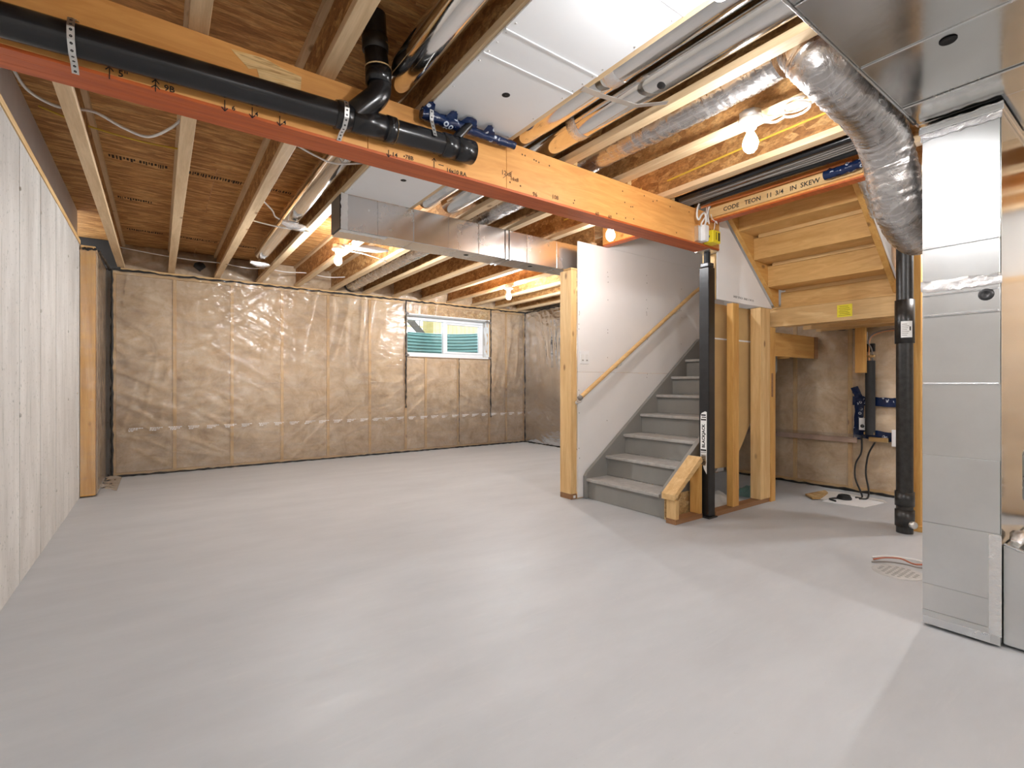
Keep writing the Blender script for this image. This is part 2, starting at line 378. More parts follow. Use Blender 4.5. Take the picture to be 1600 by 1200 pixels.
# faint factory print on the film
pm = MB()
for k in range(30):
    x = -.30 + .198 * k
    for r in range(3):
        ln = (.12, .09, .05)[r]; zz = .565 - .016 * r; q = x + random.uniform(0, .02)
        while ln > 0:
            s_ = random.uniform(.008, .022); pm.box(q, q + s_, YB - .040, YB - .0395, zz, zz + .008); q += s_ + .006; ln -= s_ + .006
pr = pm.build('film_print', 'print_white', wb); pr['kind'] = 'stuff'
# rim space above the top plate, bay by bay
JX = [-.362 + .488 * k for k in range(13)]
JX[12] = 5.50
for k in range(12):
    m = MB()
    def fn(u, v, k=k):
        x = JX[k] + .006 + (JX[k + 1] - JX[k] - .012) * u; e = min(1, 5 * min(u, 1 - u)) * min(1, 4 * min(v, 1 - v))
        return (x, YB + .055 - .04 * e * (.6 + noise.noise((x * 6, v * 4, k))), ZJ + .004 + (ZD - ZJ - .01) * v)
    m.grid(fn, 12, 8).build('rim_batt', 'insulation', wb)
    m = MB()
    def fn2(u, v, k=k):
        p = Vector(fn(u, v)); p.y -= .02 + .008 * noise.noise((u * 9, v * 9, k + .5)); return p
    m.grid(fn2, 12, 8).build('rim_film', 'vapour_film', wb)

B('rim_black_fill', 'black_rubber', wb, XL - .15, JX[0] - .006, YB - .02, YB + .05, ZJ - .03, ZD - .004)  # near-black block filling the corner rim bay
B('rim_batt', 'insulation', wb, JX[12] + .006, 5.88, YB - .02, YB + .05, ZJ - .03, ZD - .004)
# short insulated return along the concrete, at the corner
wc = sroot('wall_corner', (-.53, 6.8, 0))
B('end_stud', 'amber_z', wc, -.615, -.503, 6.25, 6.288, .015, 2.40)
B('end_stud', 'amber_z', wc, -.615, -.503, 6.29, 6.328, .015, 2.40)
for yv in (6.86, 7.38): B('stud', 'pine_z', wc, -.60, -.503, yv - .019, yv + .019, .045, 2.40)
B('bottom_plate', 'pine_y', wc, -.61, -.503, 6.384, 7.40, .004, .044)
B('top_plate', 'pine_y', wc, -.61, -.503, 6.25, 7.40, 2.402, 2.44)
for a, b_ in ((6.385, 6.84), (6.88, 7.36)):
    m = MB().box(-.60, -.503, a, b_, .046, 2.40); m.build('insulation_batt', 'insulation', wc)
film(wc, 'x', -.482, 6.24, 7.395, .012, 2.42, 40, 80, amp=.005)
def wrap(u, v):
    x = -.645 + .160 * u; z = .03 + 2.37 * v
    return (x, 6.232 - .010 * noise.noise((x * 9, z * 2.2, 4)) - .006 * math.sin(u * 9 + z * 3), z)
MB().grid(wrap, 10, 60).build('end_film', 'vapour_film', wc)
bead(wc, (-.60, 6.225, 2.40), (-.49, 6.225, 2.41), .012, 10, .006)
bead(wc, (-.475, 6.24, 2.40), (-.465, 7.38, 2.44), .012, 20, .006)
MB().grid(lambda u, v: (-.478 + .13 * u, 6.40 + .9 * v, .014 + .05 * (1 - u) * (1 + .8 * noise.noise((u * 3, v * 9, 2)))), 8, 30).build('film_apron', 'vapour_film', wc)

# right foundation wall with its two insulated stretches
wr = sroot('wall_right', (6.0, 3, 0))
B('foundation_section', 'concrete', wr, 5.90, 6.12, YF, YB + .3, 0, ZD)
def rwall(X, y0, y1, sy, zt):
    for yv in sy: B('stud', 'pine_z', wr, X, X + .089, yv - .019, yv + .019, .045, zt - .045)
    B('bottom_plate', 'pine_y', wr, X, X + .089, y0, y1, .004, .044); B('top_plate', 'pine_y', wr, X, X + .089, y0, y1, zt - .044, zt)
    for a, b_ in zip(sy[:-1], sy[1:]): batt(wr, 'x', X + .006, a + .02, b_ - .02, .046, zt - .046, .08)
    film(wr, 'x', X - .016, y0, y1, .01, zt, int((y1 - y0) * 55), 130, amp=.014)
rwall(XR, 3.50, 7.40, [3.52, 4.1, 4.7, 5.31, 5.92, 6.53, 7.06, 7.38], 2.46)
bead(wr, (XR - .03, 3.6, 2.445), (XR - .03, 7.39, 2.445), .011, 80, .008)
bead(wr, (XR - .03, 3.6, .012), (XR - .03, 7.39, .012), .010, 80, .004)
XU = 5.79
rwall(XU, YF + .1, 3.40, [YF + .12, -2.0, -1.4, -.8, -.2, .4, 1.01, 1.62, 2.06, 2.60, 3.0, 3.38], 2.0)
bead(wr, (XU - .03, YF + .2, .012), (XU - .03, 3.38, .012), .012, 90, .006)
bead(wr, (XU - .03, 1.0, 1.70), (XU - .03, 2.32, 1.67), .012, 30, .008)
B('ledger', 'ledger', wr, XU - .05, XU - .035, 1.98, 3.38, .50, .555, .004)
MB().grid(lambda u, v: (XU - .055 - .02 * noise.noise((u * 8, v * 3, 1)) - .03 * v, 1.9 + 1.45 * u, .558 + .03 * (1 - v)), 30, 3).build('ledger_film', 'vapour_film', wr)

# ------------------------------------------------------------------ ceiling deck
ce = sroot('ceiling', (2.4, 3, ZD))
def deck(x0, x1, y0, y1):
    B('deck_panel', 'osb_deck', ce, x0 + .0015, x1 - .0015, y0 + .0015, y1 - .0015, ZD, ZD + .018)
rows = [YF - .2, -1.65, -.43, .79, 1.25, 2.01, 3.23, 3.46, 4.45, 5.67, 6.89, 7.75]
for i in range(len(rows) - 1):
    off = (0, 1.22)[i % 2]; xs = [-.85] + [v for v in (.37 + off, 2.81 + off, 5.25 + off) if v < 6.1] + [6.1]
    for a, b_ in zip(xs[:-1], xs[1:]):
        if rows[i] >= 1.24 and rows[i + 1] <= 3.47:
            if a >= 3.66: continue
            b_ = min(b_, 3.66)
        if b_ - a > .03: deck(a, b_, rows[i], rows[i + 1])
# black mill stamps on the underside of the deck
def stamp(x0, x1, y0, n, h=.075):
    m = MB(); x = x0
    while x < x1:
        w_ = random.uniform(.005, .016); m.box(x, x + w_, y0, y0 + h * random.uniform(.5, 1), ZD - .0012, ZD - .0002); x += w_ + random.uniform(.004, .012)
    m.build('mill_stamp', 'ink_brown', ce)['kind'] = 'stuff'
for a in ((-.30, -.14, 4.62), (-.12, .06, 4.62), (.19, .56, 4.62), (.70, .95, 4.62), (-.28, .04, 6.7), (.2, .55, 6.72), (.68, 1.0, 6.74), (1.7, 2.0, 5.6), (-.3, -.05, 5.6)): stamp(a[0], a[1], a[2], 10)

# floor joists
def joist(x, y0, y1, label, group):
    t_ = thing('floor_joist', (x, (y0 + y1) / 2, ZJ), label, 'joist', group)
    B('bottom_flange', 'flange', t_, x - .034, x + .034, y0, y1, ZJ, ZJ + .038, .002)
    B('web', 'osb_web', t_, x - .005, x + .005, y0, y1, ZJ + .038, ZD - .038)
    B('top_flange', 'flange', t_, x - .034, x + .034, y0, y1, ZD - .038, ZD - .001)
    return t_
ORD = ('first', 'second', 'third', 'fourth', 'fifth', 'sixth', 'seventh', 'eighth', 'ninth', 'tenth', 'eleventh', 'twelfth', 'thirteenth')
LB = 'wooden I-joist with OSB web running from orange beam to insulated wall with window'
LF = 'wooden I-joist with OSB web on orange beam, opposite side from the window wall'
for k, x in enumerate(JX):
    o_ = ORD[k]
    if x < 3.5:
        joist(x, 2.346, YB + .05, 'wooden I-joist from beam to window wall, %s counted from the concrete wall' % o_, 'joists over the open floor')
        joist(x, YF, 2.344, 'wooden I-joist on furnace side of beam, %s counted from the concrete wall' % o_, 'joists over the furnace side')
    else:
        joist(x, 3.50, YB + .05, 'wooden I-joist from stair wall to window wall, %s counted from the concrete wall' % o_, 'joists behind the stair wall')
        joist(x, YF, 1.20, 'wooden I-joist ending at stair opening, %s counted from the concrete wall' % o_, 'joists beside the stair opening')
# squash blocks on the beam beside two joists
for k, (x, yv) in enumerate(((2.645, 2.335), (3.135, 2.335), (2.135, 2.335))):
    b_ = B('squash_block', 'pine_z', None, x - .019, x + .019, yv - .06, yv + .03, ZJ + .002, ZD - .002, .002)
    tag(b_, ('short upright pine block on beam by joist that carries coiled cable', 'short upright pine block on beam by joist nearest stair header', 'short upright pine block on beam between round pipe and foil flexible duct')[k], 'block', 'blocks on top of the beam')

# ------------------------------------------------------------------ main beam
BY0, BY1, BZ0, BZ1 = 2.272, 2.42, 2.20, 2.478
be = thing('main_beam', (1.5, 2.346, BZ0), 'long orange laminated timber beam with red underside and marker notes', 'beam')
for i, (a, b_, xs) in enumerate(((BY0, BY0 + .046, [-.84, .80, 1.60, 3.745]), (BY0 + .048, BY0 + .098, [-.84, 1.1, 3.745]), (BY0 + .10, BY1, [-.84, .6, 2.2, 3.745]))):
    for q, r in zip(xs[:-1], xs[1:]): B('ply', 'lvl_face', be, q + .001, r - .001, a, b_, BZ0 + .012, BZ1, .002)
for i, (a, b_) in enumerate(((BY0 + .0005, BY0 + .0465), (BY0 + .0475, BY0 + .0985), (BY0 + .0995, BY1))):
    B('edge_coating', 'lvl_edge', be, -.84, 3.745, a, b_, BZ0, BZ0 + .0118)
# bare patch where the face veneer is torn
pt = [(.235, 2.455), (.30, 2.40), (.33, 2.41), (.345, 2.36), (.40, 2.375), (.43, 2.345), (.50, 2.35), (.505, 2.44), (.42, 2.45), (.36, 2.465)]
MB().prism(pt, 'y', BY0 - .0015, BY0 + .001).build('torn_veneer', 'lvl_raw', be, 0, 'pale torn veneer patch')
YI = BY0 - .0012
def ink(p, q, wd=.0035, mat='ink'): MB().bar((p[0], YI, p[1]), (q[0], YI, q[1]), wd, .0015, (0, 1, 0)).build('marker_stroke', mat, be)
def arrow(x, z, h, up=True, double=False):
    s_ = 1 if up else -1; m = MB()
    def st(p, q): m.bar((p[0], YI, p[1]), (q[0], YI, q[1]), .0032, .0015, (0, 1, 0))
    st((x, z - s_ * h / 2), (x, z + s_ * h / 2)); st((x, z + s_ * h / 2), (x - .011, z + s_ * (h / 2 - .014))); st((x, z + s_ * h / 2), (x + .011, z + s_ * (h / 2 - .014)))
    if double: st((x, z + .002), (x - .013, z - .010)); st((x, z + .002), (x + .013, z - .010))
    m.build('marker_arrow', 'ink', be)
def note(s_, x, z, size, mat='ink', bold=.0003): return text(s_, 'marker_note', mat, be, (x, YI, z), (1, 0, .02), (0, 0, 1), size, .0006, bold)
def bxz(u, v):   # helper only used to read positions off the beam face (wall y = BY0)
    a = (u - 800) / 765; d = (.585 + .811 * a, .811 - .585 * a, (600 - v) / 765); k = BY0 / d[1]; return d[0] * k, 1.1 + d[2] * k
for (u, v, s_, h) in ((184, 119, "5''", .034), (256, 141, '9B', .032), (362, 172, '6', .026), (398, 181, '4', .026), (442, 194, '4', .026), (612, 244, '14', .030), (630, 247, '•78B', .028),
                      (697, 268, '16x10 RA', .030), (783, 272, '12x8', .036), (797, 281, '16x8', .030), (832, 306, '96', .036), (862, 310, '108', .036), (930, 336, '60', .034), (950, 341, '60', .034)):
    x, z = bxz(u, v); note(s_, x, z, h, 'ink' if u < 700 else 'ink_soft')
for (u, v, h, up, db) in ((171, 114, .045, True, False), (243, 134, .045, True, True), (351, 165, .045, False, False), (394, 176, .045, False, False), (437, 189, .042, False, False), (607, 240, .034, False, False), (678, 255, .05, True, False)):
    x, z = bxz(u, v); arrow(x, z, h, up, db)
x, z = bxz(685, 257); ink((x, z), (x + .03, z)); x, z = bxz(786, 278); x2, z2 = bxz(800, 268); ink((x, z), (x2, z2), .003, 'ink_soft')
for k in range(26):
    m = MB().lathe([(0, .002), (.0045, .0015), (.006, 0)], (1.62 + random.random() * 2.08, BY0 + .0005, random.choice((2.25, 2.34, 2.43)) + random.uniform(-.012, .012)), (0, -1, 0), 8)
    m.build('nail_head', 'ink_soft', be)

# stair-opening header along the flights
sh = thing('stair_header', (3.62, 2.3, 2.40), 'orange laminated header framing the stair opening, printed with black letters', 'beam')
B('ply', 'lvl_face', sh, 3.585, 3.66, 1.20, 2.25, 2.412, 2.70); B('edge_coating', 'lvl_edge', sh, 3.585, 3.66, 1.20, 2.25, 2.40, 2.4118)
B('ply', 'lvl_face', sh, 3.585, 3.66, 2.424, 3.425, 2.482, 2.74); B('edge_coating', 'lvl_edge', sh, 3.585, 3.66, 2.424, 3.425, 2.47, 2.4818)
B('cover_strip', 'pine_y', sh, 3.565, 3.584, 1.20, 2.25, 2.425, 2.50)
for wrd, yv in (('CODE', 2.13), ('TEON', 1.96), ('11', 1.80), ('3/4', 1.735), ('IN', 1.635), ('SKEW', 1.565), ('60T-63T', 1.41)):
    text(wrd, 'stamped_word', 'ink', sh, (3.5645, yv, 2.444), (0, -1, 0), (0, 0, 1), .046, .0005, .0006)['kind'] = 'stuff'

# ------------------------------------------------------------------ steel post
po = thing('steel_post', (3.685, 2.346, 0), 'black square steel post with screw jack holding up the beam end', 'post')
B('tube', 'black_post', po, 3.640, 3.730, 2.301, 2.391, .012, 2.06, .006)
B('base_plate', 'dark_steel', po, 3.625, 3.745, 2.286, 2.406, 0, .0118, .002)
B('collar', 'dark_steel', po, 3.645, 3.725, 2.306, 2.386, 2.062, 2.10, .008)
m = MB()
for k in range(18): m.lathe([(.022, 0), (.027, .0025), (.022, .005)], (3.685, 2.346, 2.10 + .005 * k), n=14)
m.build('screw_jack', 'dark_steel', po)
B('cap_plate', 'strap', po, 3.615, 3.755, 2.28, 2.412, 2.19, 2.1985, .001)
st = MB().prism([(2.376, .82), (2.374, .845), (2.366, .86), (2.335, .875), (2.32, .87), (2.32, .36), (2.345, .40), (2.376, .50)], 'x', 3.6392, 3.6402).build('sticker', 'label_white', po, 0, 'white paper sticker with black lettering')
text('BLACKJACK', 'sticker_text', 'ink', st, (3.6388, 2.337, .575), (0, 0, 1), (0, 1, 0), .036, .0004, .0012)
for (a, b_, c, d) in ((2.325, 2.372, .80, .812), (2.325, 2.365, .822, .83), (2.328, 2.37, .838, .85), (2.324, 2.374, .548, .562), (2.324, 2.374, .535, .54)):
    B('sticker_bar', 'ink', st, 3.6386, 3.6392, a, b_, c, d)
B('sticker_panel', 'galvanised_dull', st, 3.6387, 3.6392, 2.325, 2.372, .43, .525)
for k in range(5): B('sticker_bar', 'ink', st, 3.6383, 3.6387, 2.33, 2.365, .45 + .014 * k, .455 + .014 * k)

# switch box and yellow tester hung on the beam end
jb = thing('junction_box', (3.46, 2.255, 2.22), 'white plastic electrical box with loose cables screwed to beam end', 'electrical box')
B('back_box', 'white_plastic', jb, 3.43, 3.485, 2.205, 2.271, 2.215, 2.34, .004); B('cover', 'label_white', jb, 3.433, 3.482, 2.200, 2.2048, 2.22, 2.335, .002)
B('bracket', 'strap', jb, 3.395, 3.4298, 2.235, 2.271, 2.215, 2.335, .002)
def by(u, v, y):
    a = (u - 800) / 765; d = (.585 + .811 * a, .811 - .585 * a, (600 - v) / 765); k = y / d[1]; return (d[0] * k, y, 1.1 + d[2] * k)
T('cable', 'wire_white', jb, smooth([by(1097, 357, 2.24), by(1096, 349, 2.225), by(1104, 336, 2.215), by(1108, 322, 2.22), by(1108, 313, 2.235), by(1107, 307, 2.25)]), .0065, 8)
T('cable', 'wire_white', jb, smooth([by(1099, 357, 2.24), by(1103, 345, 2.215), by(1101, 333, 2.21), by(1096, 336, 2.21), by(1092, 343, 2.21), by(1089, 338, 2.215), by(1090, 325, 2.22), by(1096, 312, 2.23), by(1103, 303, 2.25)]), .0075, 8)
yt = thing('yellow_box', (3.56, 2.2, 2.21), 'small yellow plastic box hanging by white wire on beam end', 'box')
B('case', 'yellow_box', yt, 3.515, 3.62, 2.185, 2.268, 2.212, 2.31, .006); B('slot', 'ink', yt, 3.555, 3.563, 2.1845, 2.186, 2.235, 2.295); B('window', 'ink', yt, 3.585, 3.608, 2.1845, 2.186, 2.23, 2.295)
MB().lathe([(.002, .012), (.010, .010), (.012, 0)], (3.515, 2.225, 2.262), (-1, 0, 0), 12).build('knob', 'dark_steel', yt)
T('hanging_wire', 'wire_white', yt, smooth([(3.585, 2.226, 2.31), (3.575, 2.21, 2.35), (3.565, 2.20, 2.375), (3.585, 2.20, 2.39), (3.595, 2.20, 2.37), (3.575, 2.20, 2.385), (3.53, 2.20, 2.395), (3.51, 2.20, 2.43)]), .003, 6)
for k, (dx, dz) in enumerate(((0, 0), (.022, .012))):
    c = T('loose_cable', 'wire_white', None, smooth([(3.545 + dx, 2.262, 2.62), (3.548 + dx, 2.262, 2.52), (3.548 + dx, 2.262, 2.44), (3.56 + dx, 2.262, 2.395 - dz)]), .0055, 8)
    tag(c, 'white cable end dangling between beam end and stair header', 'cable', 'cable ends by the stair header')

# ------------------------------------------------------------------ lower flight of painted stairs
RISE, RUN, SX, SY0, SY1 = .197, .2605, 3.335, 2.545, 3.385
sl = thing('painted_stairs', (4.3, 2.97, 0), 'grey painted stairs climbing beside the white drywall wall', 'stairs')
for k in range(8):
    x = SX + RUN * k
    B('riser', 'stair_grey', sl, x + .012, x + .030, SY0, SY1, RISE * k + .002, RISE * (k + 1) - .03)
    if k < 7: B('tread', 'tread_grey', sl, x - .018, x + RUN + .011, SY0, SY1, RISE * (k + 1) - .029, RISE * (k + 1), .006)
def skirt(y0, y1, x0, k1, mat, nm='skirt_board'):
    L = RUN * k1; zt = .27; pts = [(x0, .002), (x0, .215), (x0 + .03, .255), (x0 + .03 + L, .255 + RISE * k1), (x0 + .03 + L, .255 + RISE * k1 - .40), (x0 + .36, .002)]
    return MB().prism(pts, 'y', y0, y1).build(nm, mat, sl, .002)
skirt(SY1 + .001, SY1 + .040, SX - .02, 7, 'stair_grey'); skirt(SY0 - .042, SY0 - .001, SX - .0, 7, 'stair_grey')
# framed stub wall at the bottom of the flight
pw = thing('stub_wall', (3.45, 2.40, 0), 'short sloped framed pony wall of pine at foot of stairs', 'pony wall')
PY0, PY1 = 2.345, 2.435
B('bottom_plate', 'redwood', pw, 3.26, 3.62, PY0, PY1, 0, .038, .002)
B('stud', 'pine_z', pw, 3.265, 3.303, PY0, PY1, .039, .185, .002)
B('stud', 'amber_z', pw, 3.578, 3.616, PY0 + .002, PY1, .039, .44, .002)
MB().prism([(3.245, .19), (3.245, .235), (3.60, .505), (3.622, .475), (3.622, .462)], 'y', PY0 - .002, PY1 + .03).build('sloped_plate', 'pine_x', pw, .002)
B('backing_board', 'osb_light', pw, 3.30, 3.618, PY1 + .032, PY1 + .044, .01, .20)
# wall with white drywall left of the flight
ws = sroot('wall_stair', (4.4, 3.47, 0))
B('drywall_sheet', 'drywall', ws, 3.252, 5.75, 3.43, 3.442, .012, 1.215); B('drywall_sheet', 'drywall', ws, 3.252, 5.75, 3.43, 3.442, 1.218, 2.468)
B('drywall_sheet', 'drywall', ws, 3.665, 5.75, 3.43, 3.442, 2.4695, 3.60)
B('end_post', 'pine_z', ws, 3.175, 3.2505, 3.445, 3.60, .05, 2.19, .003); B('end_post_foot', 'redwood', ws, 3.177, 3.2495, 3.445, 3.60, 0, .048)
B('tag', 'label_white', ws, 3.205, 3.235, 3.4442, 3.4448, .01, .035)
B('top_plate', 'pine_x', ws, 3.175, 5.65, 3.445, 3.55, 2.192, 2.208); B('bottom_plate', 'pine_x', ws, 3.252, 5.65, 3.445, 3.534, .0, .038)
for x in (3.66, 4.27, 4.88, 5.49): B('stud', 'pine_z', ws, x - .019, x + .019, 3.444, 3.533, .04, 2.19)
for k in range(46):
    x = random.choice((3.27, 3.66, 4.27, 4.88)); z = .3 + random.random() * 2.05
    if z < (x - 3.3) * .757 + .35: continue
    MB().lathe([(0, .0008), (.004, .0006), (.005, 0)], (x + random.uniform(-.01, .01), 3.43, z), (0, -1, 0), 8).build('screw_head', 'wire_grey', ws)
# switch plate
sp = thing('outlet_plate', (3.34, 3.42, 1.29), 'white two-gang wall plate on drywall beside the end stud', 'wall plate')
B('plate', 'white_plastic', sp, 3.275, 3.395, 3.423, 3.4295, 1.295, 1.42, .003)
for x in (3.307, 3.362): B('device', 'label_white', sp, x - .018, x + .018, 3.420, 3.4228, 1.312, 1.385, .002); B('slot', 'wire_grey', sp, x - .011, x + .011, 3.4193, 3.4199, 1.325, 1.333)
# handrail
hr = thing('handrail', (4.2, 3.36, 1.0), 'slim round wooden handrail fixed along white stair wall', 'handrail')
T('rail', 'pine_x', hr, [(3.215, 3.355, .975), (5.03, 3.355, 2.165), (5.28, 3.355, 2.30)], .021, 12)
for k, (x, z) in enumerate(((3.235, .988), (3.78, 1.345), (4.75, 1.98))):
    b_ = MB(); b_.tube(smooth([(x, 3.358, z - .022), (x, 3.37, z - .055), (x, 3.4295, z - .065)], 4), .006, 8); b_.lathe([(.02, 0), (.02, .004), (.001, .006)], (x, 3.4292, z - .065), (0, -1, 0), 12); b_.build('bracket', 'strap', hr)
MB().lathe([(.001, 0), (.025, .002), (.025, .03), (.021, .032)], (3.195, 3.355, .962), (.837, 0, .547), 12).build('end_cap', 'wire_grey', hr)

# stud wall between the flights
wu = sroot('wall_between_flights', (4.25, 2.36, 0))
UY0, UY1 = 2.305, 2.394
B('bottom_plate', 'redwood', wu, 3.748, 4.66, UY0, UY1, 0, .038, .002)
B('stud', 'amber_z', wu, 4.01, 4.105, UY0 + .001, UY1 - .03, .04, 1.80, .003); B('stud', 'pine_z', wu, 4.1055, 4.130, UY0 + .02, UY1, .04, 1.80, .002)
B('stud', 'pine_z', wu, 3.735, 3.760, 2.396, 2.42, .04, 2.19, .002)
B('stud', 'pine_z', wu, 4.455, 4.625, UY0 - .01, UY1, .04, 1.80, .004); B('stud', 'amber_z', wu, 4.627, 4.715, UY0 - .015, UY1, 0, 1.632, .004)
MB().box(4.634, 4.667, UY0 - .017, UY0 - .0152, .98, 1.20).build('stud_notch', 'redwood', wu)
MB().prism([(3.765, .37), (4.20, .355), (4.39, .57), (4.70, .99), (4.70, 1.80), (3.765, 1.80)], 'y', 2.424, 2.436).build('drywall_back', 'kraft', wu, 0, 'brown paper back of drywall')
B('drywall_back_seam', 'label_white', wu, 3.765, 4.69, 2.4225, 2.4238, 1.49, 1.503)
tri = MB().prism([(3.752, 1.803), (4.66, 1.803), (3.87, 2.47), (3.752, 2.47)], 'y', 2.292, 2.304).build('drywall_triangle', 'drywall', wu)
text('SHEET STOCK  SERIES 12 99 171', 'printed_line', 'ink', tri, (3.99, 2.2915, 1.842), (1, 0, -.02), (0, 0, 1), .024, .0003)
B('stud', 'pine_z', wu, 3.765, 3.80, 2.306, 2.39, 1.81, 2.19)
# scraps on the slab under the stairs
tag(MB().grid(lambda u, v: (3.9 + .62 * u, 2.46 + .35 * v, .004 + .10 * abs(noise.noise((u * 3, v * 3, 7))) * math.sin(math.pi * u) * math.sin(math.pi * v) + .05 * math.sin(math.pi * u) * math.sin(math.pi * v)), 24, 16).build('plastic_scrap', 'poly_scrap', None), 'crumpled pale plastic sheet on slab under stairs', 'plastic sheet')
tag(MB().grid(lambda u, v: (4.62 + .4 * u, 2.5 + .2 * v, .004 + .06 * math.sin(math.pi * u) * math.sin(math.pi * v) * (1 + noise.noise((u * 6, v * 6, 1)))), 16, 10).build('green_bag', 'teal_steel', None), 'small dark green bag lying behind framed studs', 'bag')

# ------------------------------------------------------------------ upper flight seen from below
su = thing('wooden_stairs', (4.2, 1.83, 1.8), 'unpainted plywood upper stair flight seen from underneath', 'stairs')
UA, UB = 1.375, 2.25
for k in range(-1, 4):
    x = 4.51 - .2435 * k; zb = 1.98 + .21 * k
    B('riser', 'plywood', su, x - .019, x, UA, UB, max(zb, 1.817), zb + .188)
    if k >= 0:
        B('tread', 'plywood', su, x - .0, x + .262, UA, UB, zb, zb + .020)
        B('cleat', 'pine_y', su, x + .205, x + .2225, UA + .03, UB - .05, zb - .030, zb - .001)
def stringer(y0, y1):
    pts = [(4.695, 1.82), (3.74, 2.615), (3.74, 2.86), (3.90, 2.86), (4.695, 2.2)]
    MB().prism(pts, 'y', y0, y1).build('stringer', 'amber_x', su, .002)
stringer(UB + .001, UB + .040); stringer(UA - .040, UA - .001)
wd = struct(MB().prism([(4.74, 1.803), (3.67, 2.70), (3.67, 3.6), (5.7, 3.6), (5.7, 1.83), (4.74, 1.83)], 'y', UA - .056, UA - .042).build('wall_flight_side', 'drywall', None))
struct(B('wall_stairwell_end', 'drywall', None, 5.76, 5.78, 1.30, 3.45, 2.01, 3.6)); struct(B('ceiling_light_cap', 'drywall', None, 3.6, 5.8, 1.25, 3.46, 3.602, 3.62)); struct(B('wall_stairwell_front', 'drywall', None, 3.645, 3.662, 1.32, 3.428, 2.80, 3.6))  # ceiling slab is an added, unseen cap that keeps sky light out
# landings
la = thing('landing_frame', (5.2, 1.8, 0), 'pine framed stair landing with yellow sticker on its header', 'landing')
hd = B('header', 'pine_y', la, 4.700, 4.738, 1.245, 2.345, 1.637, 1.80, .003)
B('header', 'pine_y', la, 4.740, 4.778, 1.245, 2.345, 1.645, 1.80, .003)
B('joist', 'pine_y', la, 5.00, 5.038, 1.26, 2.345, 1.66, 1.80); B('joist', 'pine_y', la, 5.40, 5.438, 1.26, 2.345, 1.66, 1.80); B('joist', 'pine_y', la, 5.70, 5.738, 1.26, 2.345, 1.66, 1.80)
B('deck', 'plywood', la, 4.70, 5.76, 1.245, 2.345, 1.801, 1.815)
stk = B('sticker', 'yellow_paper', la, 4.6985, 4.6998, 1.655, 1.768, 1.668, 1.772)
for k in range(6): B('sticker_line', 'ink_soft', stk, 4.698, 4.6985, 1.668 + .008 * (k % 3), 1.755 - .006 * (k % 2), 1.682 + .0145 * k, 1.685 + .0145 * k)
lb_ = thing('lower_landing', (5.4, 2.9, 1.36), 'lower stair landing with amber rim joist behind framed studs', 'landing')
B('deck', 'plywood', lb_, 5.19, 5.74, 2.38, 3.42, 1.56, 1.576); B('rim_joist', 'amber_x', lb_, 4.80, 5.742, 2.349, 2.379, 1.37, 1.60, .003); B('rim_joist', 'amber_y', lb_, 5.195, 5.23, 2.40, 3.40, 1.36, 1.558)
B('rim_end', 'redwood', lb_, 5.66, 5.742, 2.343, 2.3485, 1.37, 1.60)
B('hanging_stud', 'amber_z', la, 5.60, 5.638, 1.86, 1.95, 1.21, 1.655, .002); B('hanging_stud', 'amber_z', la, 4.742, 4.78, 1.252, 1.29, 1.28, 1.642, .002)
B('support_stud', 'amber_z', la, 4.60, 4.735, 1.175, 1.243, .045, 2.40, .003); B('support_stud', 'pine_z', la, 4.738, 4.776, 1.16, 1.243, .045, 1.636, .003); B('support_foot', 'amber_y', la, 4.58, 4.78, 1.15, 1.243, 0, .044, .002)

# ------------------------------------------------------------------ vent stack
vs = thing('vent_stack', (4.48, 1.24, 0), 'thick black ABS vent stack with couplings standing beside stairs', 'pipe')
T('pipe', 'abs_dusty', vs, [(4.48, 1.24, 0), (4.48, 1.24, 2.76)], .052, 20)
for a, b_ in ((.20, .30), (.30, .305), (.05, .17), (1.40, 1.72)):
    MB().lathe([(.0525, a), (.060, a), (.060, b_), (.0525, b_)], (4.48, 1.24, 0), n=20).build('coupling', 'abs_dusty', vs)
MB().lathe([(.001, .022), (.024, .022), (.026, .018), (.026, -.004)], (4.445, 1.185, .075), (-.55, -.83, .0), 14).build('cleanout_plug', 'strap', vs)
m = MB().grid(lambda u, v: (4.48 + .0612 * math.cos(3.05 + 1.15 * u), 1.24 + .0612 * math.sin(3.05 + 1.15 * u), 1.44 + .12 * v), 8, 1); lb = m.build('paper_label', 'label_white', vs, 0, 'white printed paper label')
for k in range(7):
    MB().grid(lambda u, v, k=k: (4.48 + .0616 * math.cos(3.15 + (.5 + .1 * (k % 3)) * u), 1.24 + .0616 * math.sin(3.15 + (.5 + .1 * (k % 3)) * u), 1.455 + .0135 * k + .004 * v), 5, 1).build('label_line', 'wire_grey', lb)
MB().grid(lambda u, v: (4.48 + .0616 * math.cos(3.88 + .15 * u), 1.24 + .0616 * math.sin(3.88 + .15 * u), 1.49 + .03 * v), 3, 1).build('label_mark', 'ink', lb)

